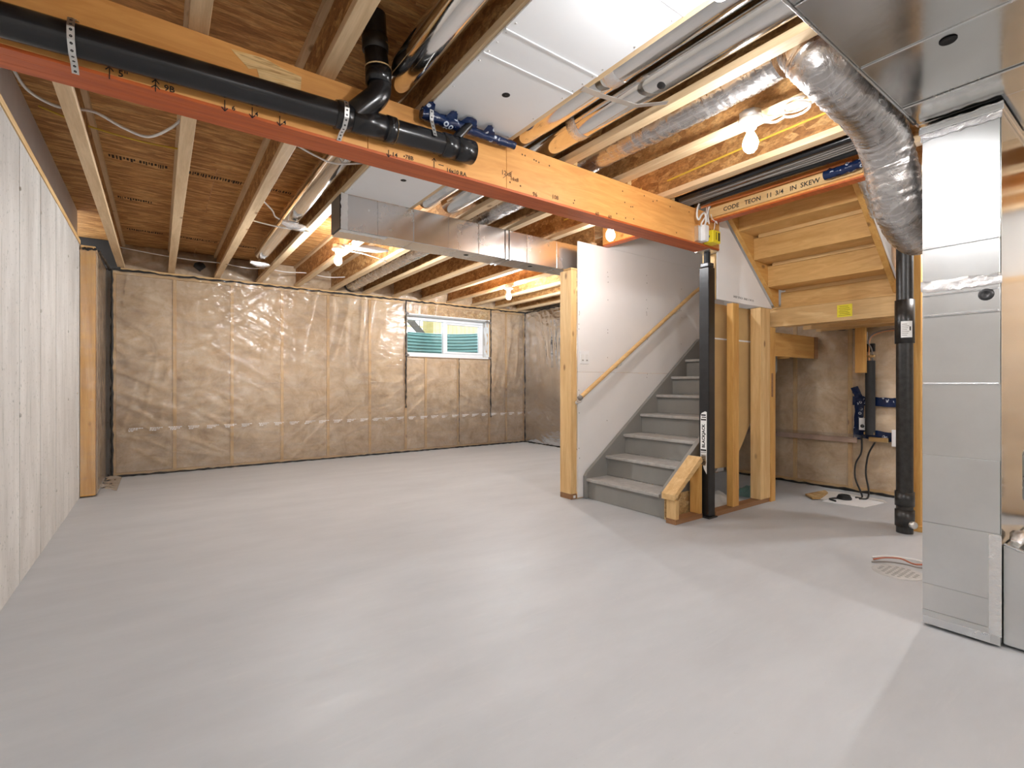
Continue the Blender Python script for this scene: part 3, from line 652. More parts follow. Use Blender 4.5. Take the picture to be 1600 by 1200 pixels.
# ------------------------------------------------------------------ radon/water rough-in on the foundation wall
wx = XU - .05
rp = thing('insulated_riser', (wx - .05, 1.85, .5), 'black foam insulated pipe with brass fittings on insulated wall', 'pipe')
T('sleeve', 'foam_pipe', rp, [(wx - .05, 1.85, .60), (wx - .05, 1.85, 1.33)], .042, 14)
T('upper_lines', 'copper', rp, smooth([(wx - .05, 1.86, 1.33), (wx - .05, 1.86, 1.42), (wx - .06, 1.84, 1.56), (wx - .06, 1.72, 1.61), (wx - .06, 1.62, 1.61)]), .007, 8)
T('upper_lines', 'wire_grey', rp, smooth([(wx - .05, 1.83, 1.33), (wx - .06, 1.835, 1.44), (wx - .07, 1.86, 1.52), (wx - .07, 1.80, 1.60), (wx - .06, 1.62, 1.63)]), .007, 8)
for dz in (1.36, .60): B('fitting', 'brass', rp, wx - .07, wx - .03, 1.81, 1.90, dz, dz + .025, .003)
B('valve', 'brass', rp, wx - .068, wx - .025, 1.70, 1.86, .535, .578, .006); B('valve_box', 'white_plastic', rp, wx - .04, wx - .008, 1.50, 1.68, .50, .66, .004); B('clamp_box', 'label_white', rp, wx - .03, wx - .005, 1.885, 1.955, 1.50, 1.62, .003)
B('black_block', 'black_rubber', rp, wx - .03, wx - .004, 1.82, 1.90, 1.42, 1.50, .004)
tp = thing('blue_tape_cross', (wx, 1.9, .55), 'dark blue sealing tape strips with white logos stuck on wall film', 'tape')
def strip(p, q, wd):
    p, q = Vector(p), Vector(q)
    n_ = 16; L = (q - p); d = L.normalized(); sd = d.cross(Vector((1, 0, 0)))
    return MB().grid(lambda u, v: p + L * u + sd * (v - .5) * wd * (1 + .25 * noise.noise((u * 7, v, p.z * 9))) + Vector((-.010 * noise.noise((u * 9, v * 3, p.y * 7)), 0, 0)), n_, 4).build('tape_strip', 'blue_tape', tp)
strip((wx + .005, 2.02, .93), (wx + .005, 1.50, .92), .085); strip((wx + .003, 1.955, .98), (wx + .003, 1.975, .54), .075); strip((wx + .004, 2.00, .60), (wx + .004, 1.50, .58), .09); strip((wx - .01, 2.0, 1.07), (wx + .0, 1.94, .90), .07)
ob = thing('alarm_box', (wx - .01, 1.92, .60), 'small white wall box with dark knob among blue tape', 'electrical box')
B('case', 'white_plastic', ob, wx - .04, wx - .012, 1.9, 1.95, .64, .76, .003); MB().lathe([(.001, .016), (.014, .014), (.018, 0)], (wx - .04, 1.92, .68), (-1, 0, 0), 12).build('knob', 'dark_steel', ob)
for k, pts in enumerate(([(wx - .03, 1.93, .58), (wx - .05, 1.925, .42), (wx - .06, 1.97, .30), (wx - .10, 1.96, .16), (5.52, 1.86, .012), (5.42, 1.88, .012)], [(wx - .085, 1.80, .53), (wx - .07, 1.86, .40), (wx - .07, 1.88, .22), (wx - .12, 1.84, .06), (5.46, 1.80, .012), (5.39, 1.84, .012)])):
    tag(T('black_cord', 'black_rubber', None, smooth(pts), .008, 8), ('black cord dropping from small white wall box to floor sheet', 'black cord dropping from brass valve to floor sheet')[k], 'cord')
fb = thing('floor_patch', (5.3, 1.9, 0), 'white sheet set over an opening in the slab under landing', 'floor cover')
MB().prism([(5.04, 2.02), (5.50, 2.02), (5.44, 1.66), (5.09, 1.70)], 'z', .0, .004).build('sheet', 'sheet_white', fb)
MB().prism([(5.52, 2.2), (5.60, 2.1), (5.55, 1.70), (5.46, 1.64), (5.505, 2.03), (5.10, 2.03), (5.14, 2.17)], 'z', .0, .006).build('raw_edge', 'poly_scrap', fb)
MB().prism([(5.03, 2.10), (5.16, 2.22), (5.50, 2.18), (5.42, 2.12), (5.10, 2.06)], 'z', .006, .02).build('wood_scrap', 'osb_light', fb)
m = MB()
for k in range(3): m.tube([(5.29 + (.055 - .006 * k) * math.cos(a * .35), 1.93 + (.055 - .006 * k) * math.sin(a * .35), .015 + .012 * k) for a in range(19)], .008, 8)
m.tube(smooth([(5.25, 1.97, .013), (5.15, 2.0, .013), (5.10, 1.93, .013)]), .008, 8)
tag(m.build('extension_cord', 'black_rubber', None), 'black cord coiled up on the white floor sheet', 'cord')

# ------------------------------------------------------------------ furnace side sheet metal
fd = thing('return_duct', (3.1, .59, 0), 'tall galvanised sheet metal return duct dropping to the floor', 'duct')
DX, DY0, DY1 = 2.83, .462, .718
for i, (a, b_) in enumerate(((.012, .075), (.076, .195), (.196, .474), (.475, .779), (.780, 1.10), (1.101, 1.40), (1.401, 1.50), (1.501, 1.71), (1.711, 1.93), (1.931, 2.262))):
    B('duct_section', 'galvanised_dull', fd, DX + .0012 * (i % 2), DX + .53, DY0 + .001 * (i % 2), DY1, a, b_, .001)
for zz in (1.407, 1.713, 1.10, 1.50): B('seam', 'galvanised', fd, DX - .004, DX + .002, DY0 + .004, DY1 - .004, zz - .004, zz + .005, .002)
def crumple(name, mat, par, x0, x1, y0, y1, z0, z1, am=.006):
    m = MB().grid(lambda u, v: (x0 - am * (.4 + noise.noise((u * 9, v * 4, z0 * 7))), y0 + (y1 - y0) * u, z0 + (z1 - z0) * v + .008 * noise.noise((u * 11, v, 3 + z0))), 26, 6)
    return m.build(name, mat, par)
crumple('tape', 'foil_tape', fd, DX, DX, DY0 - .006, DY1 + .005, 1.515, 1.562); crumple('tape', 'foil_tape', fd, DX, DX, DY0 - .006, DY1 + .006, 2.205, 2.235, .004); crumple('tape', 'foil_tape', fd, DX, DX, DY0 - .01, DY1 + .01, 2.255, 2.272, .003)
B('side_skin', 'galvanised_smooth', fd, DX + .006, DX + .53, DY0 - .0025, DY0 - .0005, .43, 2.235)
B('collar', 'galvanised', fd, DX - .008, DX + .54, DY0 - .012, DY1 + .012, 2.236, 2.262, .003)
MB().lathe([(.001, .006), (.010, .006), (.012, .010), (.020, .010), (.024, .004), (.026, 0)], (DX, .505, 1.478), (-1, 0, 0), 18).build('damper_knob', 'dark_steel', fd)
B('corner_tape', 'foil_tape', fd, DX - .003, DX + .002, DY0 - .004, DY0 + .035, .05, .47, .001)
B('base_tape', 'galvanised', fd, DX - .004, DX + .002, DY0 + .03, DY1 - .004, .015, .05, .001)
bo = thing('return_boot', (3.1, .3, 0), 'low galvanised boot joining return duct to the furnace', 'duct')
m = MB(); m.prism([(.20, .012), (.459, .012), (.459, .425), (.44, .425), (.41, .415), (.39, .41), (.20, .41)], 'x', DX + .03, DX + .53); m.build('body', 'galvanised_dull', bo, .006)
T('rolled_edge', 'galvanised', bo, [(DX + .03, .20, .412), (DX + .03, .39, .412), (DX + .03, .42, .42), (DX + .03, .455, .432)], .006, 8)
T('gas_line', 'dark_steel', bo, [(DX + .13, .405, .42), (DX + .13, .405, .60)], .004, 8); MB().lathe([(.03, 0), (.032, .01), (.032, .20), (.02, .24), (.001, .25)], (DX + .20, .395, .60), n=16).build('canister', 'galvanised', bo)
MB().lathe([(.012, 0), (.012, .19)], (DX + .20, .395, .412), n=10).build('canister_stem', 'dark_steel', bo)
MB().tube([(DX + .08, .43, .43), (DX + .11, .425, .455), (DX + .15, .41, .45), (DX + .19, .41, .43)], [.018, .03, .028, .012], 10, rf=lambda i, j: 1 + .3 * noise.noise((i, j, 2))).build('sealing_wad', 'foil_tape', bo)
tk = thing('supply_trunk', (1.4, .34, 2.285), 'wide galvanised trunk duct under the joists meeting the return duct', 'duct')
secs = [-.55, -.2, .5, 1.1, 1.62, 2.14, 2.60, 2.828]
for i, (a, b_) in enumerate(zip(secs[:-1], secs[1:])): B('duct_section', 'galvanised_smooth', tk, a + .001, b_ - .001, -.12, .73, 2.286 + .002 * (i % 2), 2.476, .002)
for a in (2.14, 2.60, 1.62): B('seam', 'galvanised', tk, a - .004, a + .004, -.11, .725, 2.281, 2.2858, .001)
B('edge_fold', 'galvanised', tk, .5, 2.828, .7305, .736, 2.279, 2.31, .001)
B('end_section', 'galvanised_smooth', tk, 2.829, 3.36, -.12, .73, 2.287, 2.476, .002)
MB().lathe([(.001, .001), (.018, .002), (.022, .004), (.025, 0)], (2.21, .49, 2.2855), (0, 0, -1), 18).build('test_hole_plug', 'ink', tk)
crumple('tape', 'foil_tape', tk, 2.824, 2.824, -.1, .73, 2.288, 2.315, .003)
MB().bar((2.70, .735, 2.292), (2.79, .735, 2.288), .012, .02).build('drive_cleat', 'dark_steel', tk)
# fat insulated flex beside the trunk
def flex(name, label, pts, r, mat, ring=.05, amp=.06, n=18, sub=14, kind='duct'):
    P = smooth(pts, sub)
    return tag(MB().tube(P, [r * (1 + .007 * math.sin(i * 1.1)) for i in range(len(P))], n, rf=lambda i, j: 1 + amp * noise.noise((i * .35, math.cos(j * 6.283 / n) * 2, math.sin(j * 6.283 / n) * 2)) + amp * .6 * noise.noise((i * 1.1, math.cos(j * 6.283 / n), math.sin(j * 6.283 / n)))).build(name, mat, None), label, kind)
flex('flexible_duct', 'fat silver-grey insulated flexible duct bending down behind return duct', [(2.27, .99, 2.585), (2.245, .945, 2.50), (2.27, .895, 2.42), (2.40, .866, 2.365), (2.58, .86, 2.345), (2.75, .86, 2.30), (2.87, .858, 2.20), (2.93, .85, 2.07), (3.0, .845, 1.965), (3.12, .84, 1.90), (3.25, .835, 1.88)], .105, 'flex_jacket', sub=20, amp=.05)
flex('flexible_duct', 'silver foil flexible duct lying between joists over orange beam, continuing to window wall', [(2.325, 1.11, 2.61), (2.33, 1.3, 2.602), (2.33, 1.6, 2.60), (2.33, 2.2, 2.605), (2.33, 3.0, 2.60), (2.33, 4.0, 2.60), (2.33, 5.0, 2.59), (2.33, 6.2, 2.59), (2.33, 7.30, 2.58)], .095, 'flex_jacket', sub=40)
# round ducts in the joist bays
def round_duct(label, x, y0, y1, z, r, bands, hang=None):
    t_ = thing('round_duct', (x, (y0 + y1) / 2, z - r), label, 'duct')
    T('pipe', 'galvanised_bright', t_, [(x, y0, z), (x, y1, z)], r, 28)
    for yv in bands: MB().lathe([(r + .0005, -.035), (r + .003, -.03), (r + .0035, 0), (r + .003, .03), (r + .0005, .035)], (x, yv, z), (0, 1, 0), 28).build('joint_tape', 'foil_tape', t_)
    return t_
r1 = round_duct('round galvanised pipe beside white panel, crossing over orange beam', 1.715, YF + .4, 3.55, 2.565, .076, (1.56, .3)); r2 = round_duct('round galvanised pipe with dark test hole, crossing over orange beam', 1.935, YF + .4, 3.55, 2.575, .084, (2.02, .1))
MB().lathe([(.001, .0015), (.017, .0015), (.020, 0)], (1.935 - .084 * .34, 1.45, 2.575 - .084 * .94), (-.34, 0, -.94), 14).build('test_hole', 'ink', r2)
round_duct('mirror-bright round duct running beside black drain riser to window wall', .948, YF + .4, 6.15, 2.582, .078, (2.75, 1.0))
tag(MB().bar((1.60, 1.66, 2.478), (1.70, 1.64, 2.470), .035, .0025).bar((1.70, 1.64, 2.470), (1.88, 1.58, 2.452), .032, .0025).bar((1.88, 1.58, 2.452), (2.02, 1.50, 2.478), .028, .0025).build('hanger_strap', 'strap', None), 'flat bent metal strap slung under two round pipes', 'strap')
for k, (x, yv) in enumerate(((.94, 4.52), (.93, 6.20))):
    tag(MB().tube([(x - .10, yv - .02, 2.475), (x - .04, yv, 2.465), (x + .04, yv, 2.465), (x + .10, yv + .02, 2.475)], [.02, .036, .038, .02], 12, rf=lambda i, j: 1 + .55 * noise.noise((i * 2, j * 1.3, 4 + x))).build('foil_wad', 'foil_tape', None),
        ('crumpled white foil wad under bright round duct, midway to window wall', 'crumpled foil wad capping the end of bright round duct')[k], 'foil')
tag(MB().tube([(3.28, 4.42, 2.47), (3.36, 4.42, 2.462), (3.46, 4.42, 2.47), (3.52, 4.4, 2.478)], [.02, .05, .06, .02], 12, rf=lambda i, j: 1 + .6 * noise.noise((i * 2, j * 1.7, 9))).build('foil_wad', 'foil_tape', None), 'crumpled foil wad between joists behind rectangular trunk duct', 'foil')
tag(MB().tube([(1.48, 4.92, 2.478), (1.62, 4.9, 2.468), (1.80, 4.86, 2.475), (1.92, 4.85, 2.478)], [.012, .03, .034, .012], 10, rf=lambda i, j: 1 + .6 * noise.noise((i * 2, j * 1.7, 5))).build('foil_wad', 'sheet_white', None), 'white crumpled wrap under joist next to bare bulb near trunk duct', 'foil')
# black boot at the wall end of the flex
tag(MB().lathe([(.06, 0), (.10, .01), (.10, .07), (.085, .075)], (2.33, 7.30, 2.58), (0, 1, 0), 16).build('duct_boot', 'black_rubber', None), 'black round boot ending silver flexible duct at window wall', 'duct')
tag(MB().tube([(.36, 7.33, 2.60), (.42, 7.34, 2.58), (.47, 7.34, 2.61)], [.03, .06, .03], 10, rf=lambda i, j: 1 + .4 * noise.noise((i, j * 1.4, 3))).build('vent_hood', 'black_rubber', None), 'black plastic vent outlet between first joists at window wall', 'vent')

# rectangular trunk in the back room
rt = thing('rectangular_trunk', (2.7, 3.68, 2.21), 'long rectangular galvanised duct hung under joists behind the beam', 'duct')
RY0, RY1, RZ0, RZ1 = 3.565, 3.80, 2.213, 2.474
secs = [1.062, 1.33, 1.62, 1.93, 2.22, 2.50, 2.74, 3.10, 3.45, 4.1, 4.8, 5.5]
for i, (a, b_) in enumerate(zip(secs[:-1], secs[1:])): B('duct_section', 'galvanised', rt, a + .0006, b_ - .0006, RY0 + .0012 * (i % 2), RY1 - .0012 * (i % 2), RZ0 + .0012 * (i % 2), RZ1, .003)
for x in (2.50, 2.545): B('drive_cleat', 'galvanised', rt, x - .006, x + .006, RY0 - .010, RY1 + .008, RZ0 - .010, RZ1, .002)
B('end_cap', 'dark_steel', rt, 1.054, 1.0615, RY0 + .012, RY1 - .005, RZ0 + .012, RZ1 - .008, .002)
MB().grid(lambda u, v: (1.057 + .05 * u + .008 * noise.noise((v * 9, u * 3, 1)), RY0 - .004 - .004 * noise.noise((v * 12, u * 4, 5)), RZ0 + (RZ1 - RZ0) * v), 6, 22).build('corner_tape', 'reveal_film', rt)
MB().grid(lambda u, v: (1.057 + .35 * v, RY0 - .004 + .06 * u, RZ0 - .004 - .004 * noise.noise((v * 12, u * 4, 8))), 6, 22).build('corner_tape', 'reveal_film', rt)
for x in (2.15, 2.85): MB().lathe([(.001, .0015), (.018, .0015), (.022, 0)], (x, 3.66, RZ0), (0, 0, -1), 12).build('test_hole', 'ink', rt)

# white panels closing the return bay
def panning(label, secs, holes):
    t_ = thing('return_air_panning', (1.334, (secs[0] + secs[-1]) / 2, 2.47), label, 'ceiling panel')
    for a, b_ in zip(secs[:-1], secs[1:]):
        p = B('panel', 'sheet_white', t_, 1.082, 1.585, a + .0015, b_ - .0015, 2.470, 2.479, .001)
        for x in (1.10, 1.57):
            for q in range(3):
                yv = a + (b_ - a) * (.1 + .4 * q); MB().lathe([(.001, .003), (.004, .002), (.005, 0)], (x, yv, 2.470), (0, 0, -1), 8).build('screw', 'strap', p)
        if b_ != secs[-1]: B('joint_ridge', 'sheet_white', t_, 1.084, 1.583, b_ - .004, b_ + .004, 2.4655, 2.4698, .001)
    for hy in holes: MB().lathe([(.001, .0012), (.017, .0012), (.020, 0)], (1.335, hy, 2.470), (0, 0, -1), 14).build('test_hole', 'ink', t_)
panning('white sheet panels closing joist bay beside round pipes, above orange beam', [.75, 1.10, 1.545, 1.706, 2.266], [1.90])
panning('white sheet panel closing joist bay between beam and rectangular trunk duct', [2.43, 3.56], [3.10])

# ------------------------------------------------------------------ black drain line on the beam
dr = thing('drain_pipe', (.5, 2.21, 2.2), 'black ABS drain pipe with wye strapped along the orange beam', 'pipe')
def dz(x): return 2.268 + .033 * (x + .1)
def dp(x): return (x, 2.212, dz(x))
T('main_pipe', 'abs', dr, [dp(-.60), dp(1.20)], .053, 24)
def sleeve(nm, x0, x1, r, mat='abs'):
    d = (Vector(dp(x1)) - Vector(dp(x0))); L = d.length
    return MB().lathe([(.05, 0), (r, .002), (r, L - .002), (.05, L)], dp(x0), d, 24).build(nm, mat, dr)
sleeve('wye_hub', .63, .70, .0595); sleeve('wye_body', .70, .86, .0565); sleeve('wye_hub', .86, .905, .0595)
sleeve('reducer_hub', 1.155, 1.235, .058); sleeve('end_cap', 1.235, 1.335, .0595); MB().lathe([(.0595, 0), (.058, .004), (.001, .006)], dp(1.335), (1, 0, .033), 24).build('cap_face', 'abs', dr)
T('branch', 'abs', dr, smooth([(.715, 2.205, dz(.72) + .02), (.76, 2.19, 2.362), (.806, 2.178, 2.412), (.822, 2.176, 2.46), (.816, 2.176, 2.51)], 6), .052, 20)
MB().lathe([(.05, 0), (.0585, .002), (.0585, .07), (.05, .072)], (.816, 2.176, 2.468), (-.01, 0, 1), 20).build('branch_hub', 'abs', dr)
T('riser', 'abs', dr, [(.816, 2.176, 2.50), (.802, 2.17, 2.60), (.79, 2.165, 2.775)], .052, 20); MB().lathe([(.05, 0), (.058, .002), (.058, .06), (.05, .062)], (.798, 2.168, 2.61), (-.05, -.02, 1), 20).build('riser_hub', 'abs_dusty', dr)
for zz in (2.538, 2.64): MB().lathe([(.0590, 0), (.0602, .003), (.0590, .006)], (.816 - (zz - 2.5) * .09, 2.174, zz), (-.09, -.04, 1), 20).build('glue_ring', 'osb_light', dr)
T('small_branch', 'abs', dr, [dp(1.20), (1.245, 2.205, 2.37), (1.31, 2.20, 2.452)], .023, 14)
sb = sleeve('glue_ring', .9045, .9075, .0598, 'osb_light')
# perforated straps
def perf(name, pts, label):
    t_ = thing(name, pts[0], label, 'strap', 'perforated straps on the drain line')
    P = [Vector(p) for p in pts]; m = MB()
    for p, q in zip(P[:-1], P[1:]): m.bar(p, q, .0015, .020, (1, 0, 0))
    m.build('band', 'strap', t_)
    for p, q in zip(P[:-1], P[1:]):
        n_ = max(1, int((q - p).length / .019)); d = (q - p); nn = d.normalized().cross(Vector((1, 0, 0)));
        if nn.y > 0: nn = -nn
        for k in range(n_): MB().lathe([(.0045, 0), (.0035, .0008), (.001, .001)], p + d * ((k + .5) / n_) + nn * .0008, nn, 8).build('hole', 'ink', t_)
def strap_pts(x):
    z = dz(x); r = .063
    return [(x, BY0 - .002, z - .085), (x, 2.236, z - .066), (x, 2.19, z - .06), (x, 2.154, z - .03), (x, 2.148, z + .01), (x, 2.165, z + .045), (x, 2.20, z + .066), (x, BY0 - .002, z + .10)]
perf('perforated_strap', strap_pts(.665), 'perforated metal strap around black wye fitting on beam')
perf('perforated_strap', strap_pts(-.235), 'perforated metal strap near concrete wall holding black pipe')
perf('perforated_strap', [(1.09, 2.148, dz(1.09)), (1.09, 2.168, dz(1.09) + .045), (1.09, 2.188, 2.40), (1.09, 2.186, 2.455)], 'perforated metal strap hanging black pipe from blue taped bundle')
# blue taped bundle on top
bt = thing('taped_bundle', (1.36, 2.22, 2.45), 'crumpled blue tape wrapped pipe lying along top of beam', 'pipe')
Pb = smooth([(1.05, 2.222, 2.437), (1.12, 2.220, 2.436), (1.25, 2.220, 2.434), (1.36, 2.220, 2.434), (1.48, 2.222, 2.436), (1.62, 2.225, 2.440)], 6)
MB().tube(Pb, [.030 * (1 if i < 16 else .72) for i in range(len(Pb))], 14, rf=lambda i, j: 1 + .36 * noise.noise((i * .6, j * .9, 1))).build('wrap', 'blue_tape', bt)
for k, (x, z, s_) in enumerate(((1.075, 2.445, .05), (1.20, 2.44, .055), (1.30, 2.44, .085), (1.43, 2.435, .06))):
    a = random.uniform(-.5, .5); m = MB().grid(lambda u, v: (x + (u - .5) * s_ * (1.3 - v * .6) + a * v * .03, 2.196 - .05 * v * (1 - .5 * abs(u - .4)) + .012 * noise.noise((u * 4, v * 4, k)), z + .022 * v), 5, 5); m.build('tape_flap', 'blue_tape', bt)

# ------------------------------------------------------------------ bulbs
def bulb(label, x, y, z, mat='bulb_glow'):
    t_ = thing('bare_bulb', (x, y, z - .06), label, 'light bulb', 'bare bulbs under the joists')
    MB().lathe([(.001, -.068), (.018, -.064), (.031, -.048), (.037, -.025), (.034, -.004), (.024, .018), (.016, .036), (.0145, .044)], (x, y, z), n=16).build('glass', mat, t_)
    MB().lathe([(.0145, .040), (.0155, .046), (.0145, .052), (.0155, .058)], (x, y, z), n=14).build('screw_base', 'brass', t_)
    MB().lathe([(.012, .050), (.026, .050), (.029, .056), (.029, .074), (.055, .080), (.06, .086), (.06, .096), (.05, .100), (.001, .100)], (x, y, z), n=20).build('lampholder', 'porcelain', t_)
    MB().lathe([(.052, .1005), (.054, .103), (.054, .135), (.001, .136)], (x, y, z), n=8).build('octagon_box', 'strap', t_)
    return t_
bulb('glowing bare bulb in porcelain holder by coiled white cable', 2.44, 1.31, 2.344, 'bulb_small')
bulb('glowing bare bulb in porcelain holder by end of rectangular trunk duct', 1.44, 4.94, 2.344, 'bulb_large')
bulb('glowing bare bulb in porcelain holder above path to the window', 3.96, 5.57, 2.344, 'bulb_large')
bulb('glowing bare bulb in porcelain holder behind beam near stair wall', 3.01, 2.79, 2.344, 'bulb_small')
bulb('glowing bare bulb in porcelain holder above furnace corner', 4.95, .93, 2.344, 'bulb_glow')
bulb('added unseen fill bulb in porcelain holder at far side of supply trunk, facing concrete wall', .66, -1.25, 2.344, 'bulb_glow')  # added bulb behind the camera, there to even out the room light
bulb('glowing bare bulb in porcelain holder under white ceiling panels beside supply trunk', 1.38, .83, 2.333, 'bulb_medium')
bulb('added unseen fill bulb in porcelain holder at far side of supply trunk, facing furnace corner', 2.57, -1.5, 2.344, 'bulb_glow')  # another added bulb out of view, fills in light from behind

# cables
def cable(label, mat, pts, r=.0055, cat='cable', group=None): return tag(T('cable', mat, None, smooth(pts, 8), r, 8), label, cat, group)
m = MB(); m.tube(smooth([(2.49, 1.30, 2.455), (2.55, 1.25, 2.44), (2.565, 1.20, 2.45)], 6) + [(2.565 + .055 * math.sin(a * .42) , 1.145 + .06 * math.cos(a * .42), 2.455 + .0015 * a) for a in range(30)] + smooth([(2.58, 1.08, 2.47), (2.55, 1.0, 2.475), (2.5, .93, 2.47)], 5), .006, 8)
tag(m.build('coiled_cable', 'wire_white', None), 'white cable looped in a coil under joist beside bulb', 'cable')
cable('white cable sagging between joists next to concrete wall', 'wire_white', [(-.60, 3.36, 2.69), (-.55, 3.48, 2.61), (-.45, 3.53, 2.58), (-.36, 3.55, 2.60), (-.28, 3.54, 2.60), (-.16, 3.56, 2.56), (-.05, 3.55, 2.54), (.05, 3.44, 2.57), (.124, 3.36, 2.63)], .008)
cable('yellow cable strung through joists near concrete wall', 'wire_yellow', [(-.58, 4.0, 2.75), (-.37, 4.02, 2.71), (-.1, 4.05, 2.70), (.126, 4.08, 2.72)], .006)
cable('thin white cable along joist ends above window wall', 'wire_white', [(-.36, 6.95, 2.62), (-.1, 6.9, 2.585), (.125, 6.9, 2.572), (.37, 6.9, 2.565), (.61, 6.9, 2.57), (.9, 6.9, 2.55), (1.10, 6.9, 2.57), (1.35, 6.85, 2.55), (1.59, 6.85, 2.57), (1.85, 6.85, 2.55), (2.08, 6.8, 2.57)], .006)
cable('white cable running up to foil wad on bright duct', 'wire_white', [(.64, 4.20, 2.53), (.74, 4.33, 2.50), (.78, 4.44, 2.49), (.82, 4.47, 2.482)], .006); cable('white cable passing below foil wad on bright duct', 'wire_white', [(.62, 4.72, 2.51), (.75, 4.70, 2.49), (.88, 4.68, 2.478), (1.0, 4.66, 2.474), (1.1, 4.66, 2.474)], .006)
cable('white cable crossing under bright duct just behind beam', 'wire_white', [(.65, 3.12, 2.53), (.78, 3.14, 2.50), (.9, 3.15, 2.488), (1.08, 3.16, 2.54)], .006)
cable('white cable from bulb over the open floor toward joists', 'wire_white', [(1.50, 5.0, 2.46), (1.6, 5.08, 2.472), (1.75, 5.1, 2.472), (1.95, 5.2, 2.474), (2.07, 5.3, 2.476)], .006)
cable('yellow cable strung along bay between bulb joist and stair header', 'wire_yellow', [(3.046, 2.26, 2.60), (3.046, 1.8, 2.615), (3.046, 1.4, 2.625), (3.046, .9, 2.63), (3.046, .3, 2.64)], .007)
cable('yellow cable running between joists just behind beam', 'wire_yellow', [(3.047, 2.5, 2.62), (3.047, 2.9, 2.61), (3.047, 3.4, 2.62)], .006)
for k, (x, z, mt, r, lab) in enumerate(((3.20, 2.504, 'abs', .022, 'black plastic pipe running beside stair header above cables'), (3.405, 2.510, 'abs', .028, 'thicker black plastic pipe lying next to orange cable by stair header'))):
    tag(T('plastic_pipe', mt, None, [(x, 2.41, z), (x, .99, z)], r, 12), lab, 'pipe')
cable('orange cable lying along stair header to blue taped end', 'wire_orange', [(3.47, 2.262, 2.492), (3.50, 2.18, 2.505), (3.545, 1.95, 2.512), (3.55, 1.6, 2.512), (3.55, 1.25, 2.512)], .010)
for k in range(4): cable('grey cable bundled along bay beside stair header', 'wire_grey', [(3.24 + .032 * k, 2.41, 2.491), (3.24 + .032 * k, 2.25, 2.491), (3.245 + .032 * k, 1.8, 2.492 + .01 * (k % 2)), (3.245 + .032 * k, 1.35, 2.495), (3.245 + .032 * k, 1.0, 2.50)], .010, 'cable', 'grey cables beside the stair header')
tag(MB().tube(smooth([(3.528, 1.40, 2.462), (3.525, 1.30, 2.462), (3.52, 1.2, 2.465), (3.51, 1.1, 2.47)], 6), .030, 12, rf=lambda i, j: 1 + .4 * noise.noise((i * .7, j, 2))).build('taped_cable_end', 'blue_tape', None), 'blue taped cable end lying along stair header', 'tape')
tag(MB().tube(smooth([(3.70, 1.285, 2.55), (3.86, 1.288, 2.44), (3.98, 1.288, 2.36), (4.06, 1.29, 2.27)], 6), .03, 12, rf=lambda i, j: 1 + .4 * noise.noise((i * .7, j, 6))).build('foil_pipe_wrap', 'foil', None), 'dark crinkled foil wrapped pipe crossing white board beside upper stairs', 'pipe')

# ------------------------------------------------------------------ window, well and yard
wn = struct(bpy.data.objects.new('window_1', None)); COL.objects.link(wn); wn.location = (4.04, 7.62, WZ0); WO['window_1'] = Vector((4.04, 7.62, WZ0))
fy0, fy1 = 7.60, 7.66
for nm, a in (('frame_head', (WX0, WX1, WZ1 - .055, WZ1)), ('frame_sill', (WX0, WX1, WZ0, WZ0 + .055)), ('frame_jamb', (WX0, WX0 + .055, WZ0 + .056, WZ1 - .056)), ('frame_jamb', (WX1 - .055, WX1, WZ0 + .056, WZ1 - .056))):
    B(nm, 'pvc_white', wn, a[0] + .002, a[1] - .002, fy0, fy1, a[2] + .002, a[3] - .002, .004)
B('mullion', 'pvc_white', wn, 4.005, 4.055, fy0 - .006, fy1, WZ0 + .056, WZ1 - .056, .004)
sa = sroot('sash', (4.42, 7.61, WZ0)); sa.parent = wn; sa.location = Vector((4.42, 7.61, WZ0)) - wo(wn); del sa['kind']
for a in ((4.056, 4.085, WZ0 + .057, WZ1 - .057), (4.735, 4.768, WZ0 + .057, WZ1 - .057), (4.086, 4.734, WZ0 + .057, WZ0 + .09), (4.086, 4.734, WZ1 - .09, WZ1 - .057)): B('sash_rail', 'pvc_white', sa, a[0], a[1], fy0 - .004, fy1 - .01, a[2], a[3], .003)
B('pane', 'glass', wn, WX0 + .057, 4.004, 7.632, 7.636, WZ0 + .057, WZ1 - .057); B('pane', 'glass', sa, 4.086, 4.734, 7.625, 7.629, WZ0 + .091, WZ1 - .091)
B('latch', 'pvc_white', wn, 4.02, 4.04, fy0 - .02, fy0 - .0065, 1.86, 1.93, .003)
for a in ((WX0 + .0, WX1, YB - .012, 7.599, WZ1 + .0003, WZ1 + .0015), (WX0, WX1, YB - .012, 7.599, WZ0 - .0015, WZ0 - .0003)): B('reveal_wrap', 'reveal_film', wn, *a)
for x in (WX0 - .0012, WX1 + .0002): MB().grid(lambda u, v: (x - .006 * noise.noise((u * 5, v * 7, x)) * math.sin(math.pi * u), YB - .02 + .178 * u, WZ0 + (WZ1 - WZ0) * v), 8, 24).build('reveal_wrap', 'reveal_film', wn)
for a in ((WX0 - .012, WX1 + .012, WZ1 + .002, WZ1 + .02), (WX0 - .012, WX1 + .012, WZ0 - .028, WZ0 - .004)): B('trim_tape', 'reveal_film', wn, a[0], a[1], YB - .034, YB - .030, a[2], a[3], .001)
for (x, z) in ((WX0 - .01, WZ1 + .012), (WX1 + .012, WZ1 - .03), (WX1 - .05, WZ1 - .012), (WX0 - .008, WZ0 - .01), (WX1 + .005, WZ0 - .01)):
    MB().tube([(x - .03, YB - .035, z), (x, YB - .04, z + .004), (x + .03, YB - .035, z)], [.012, .022, .012], 8, rf=lambda i, j: 1 + .4 * noise.noise((i, j, x))).build('sealant_lump', 'wire_grey', wn)
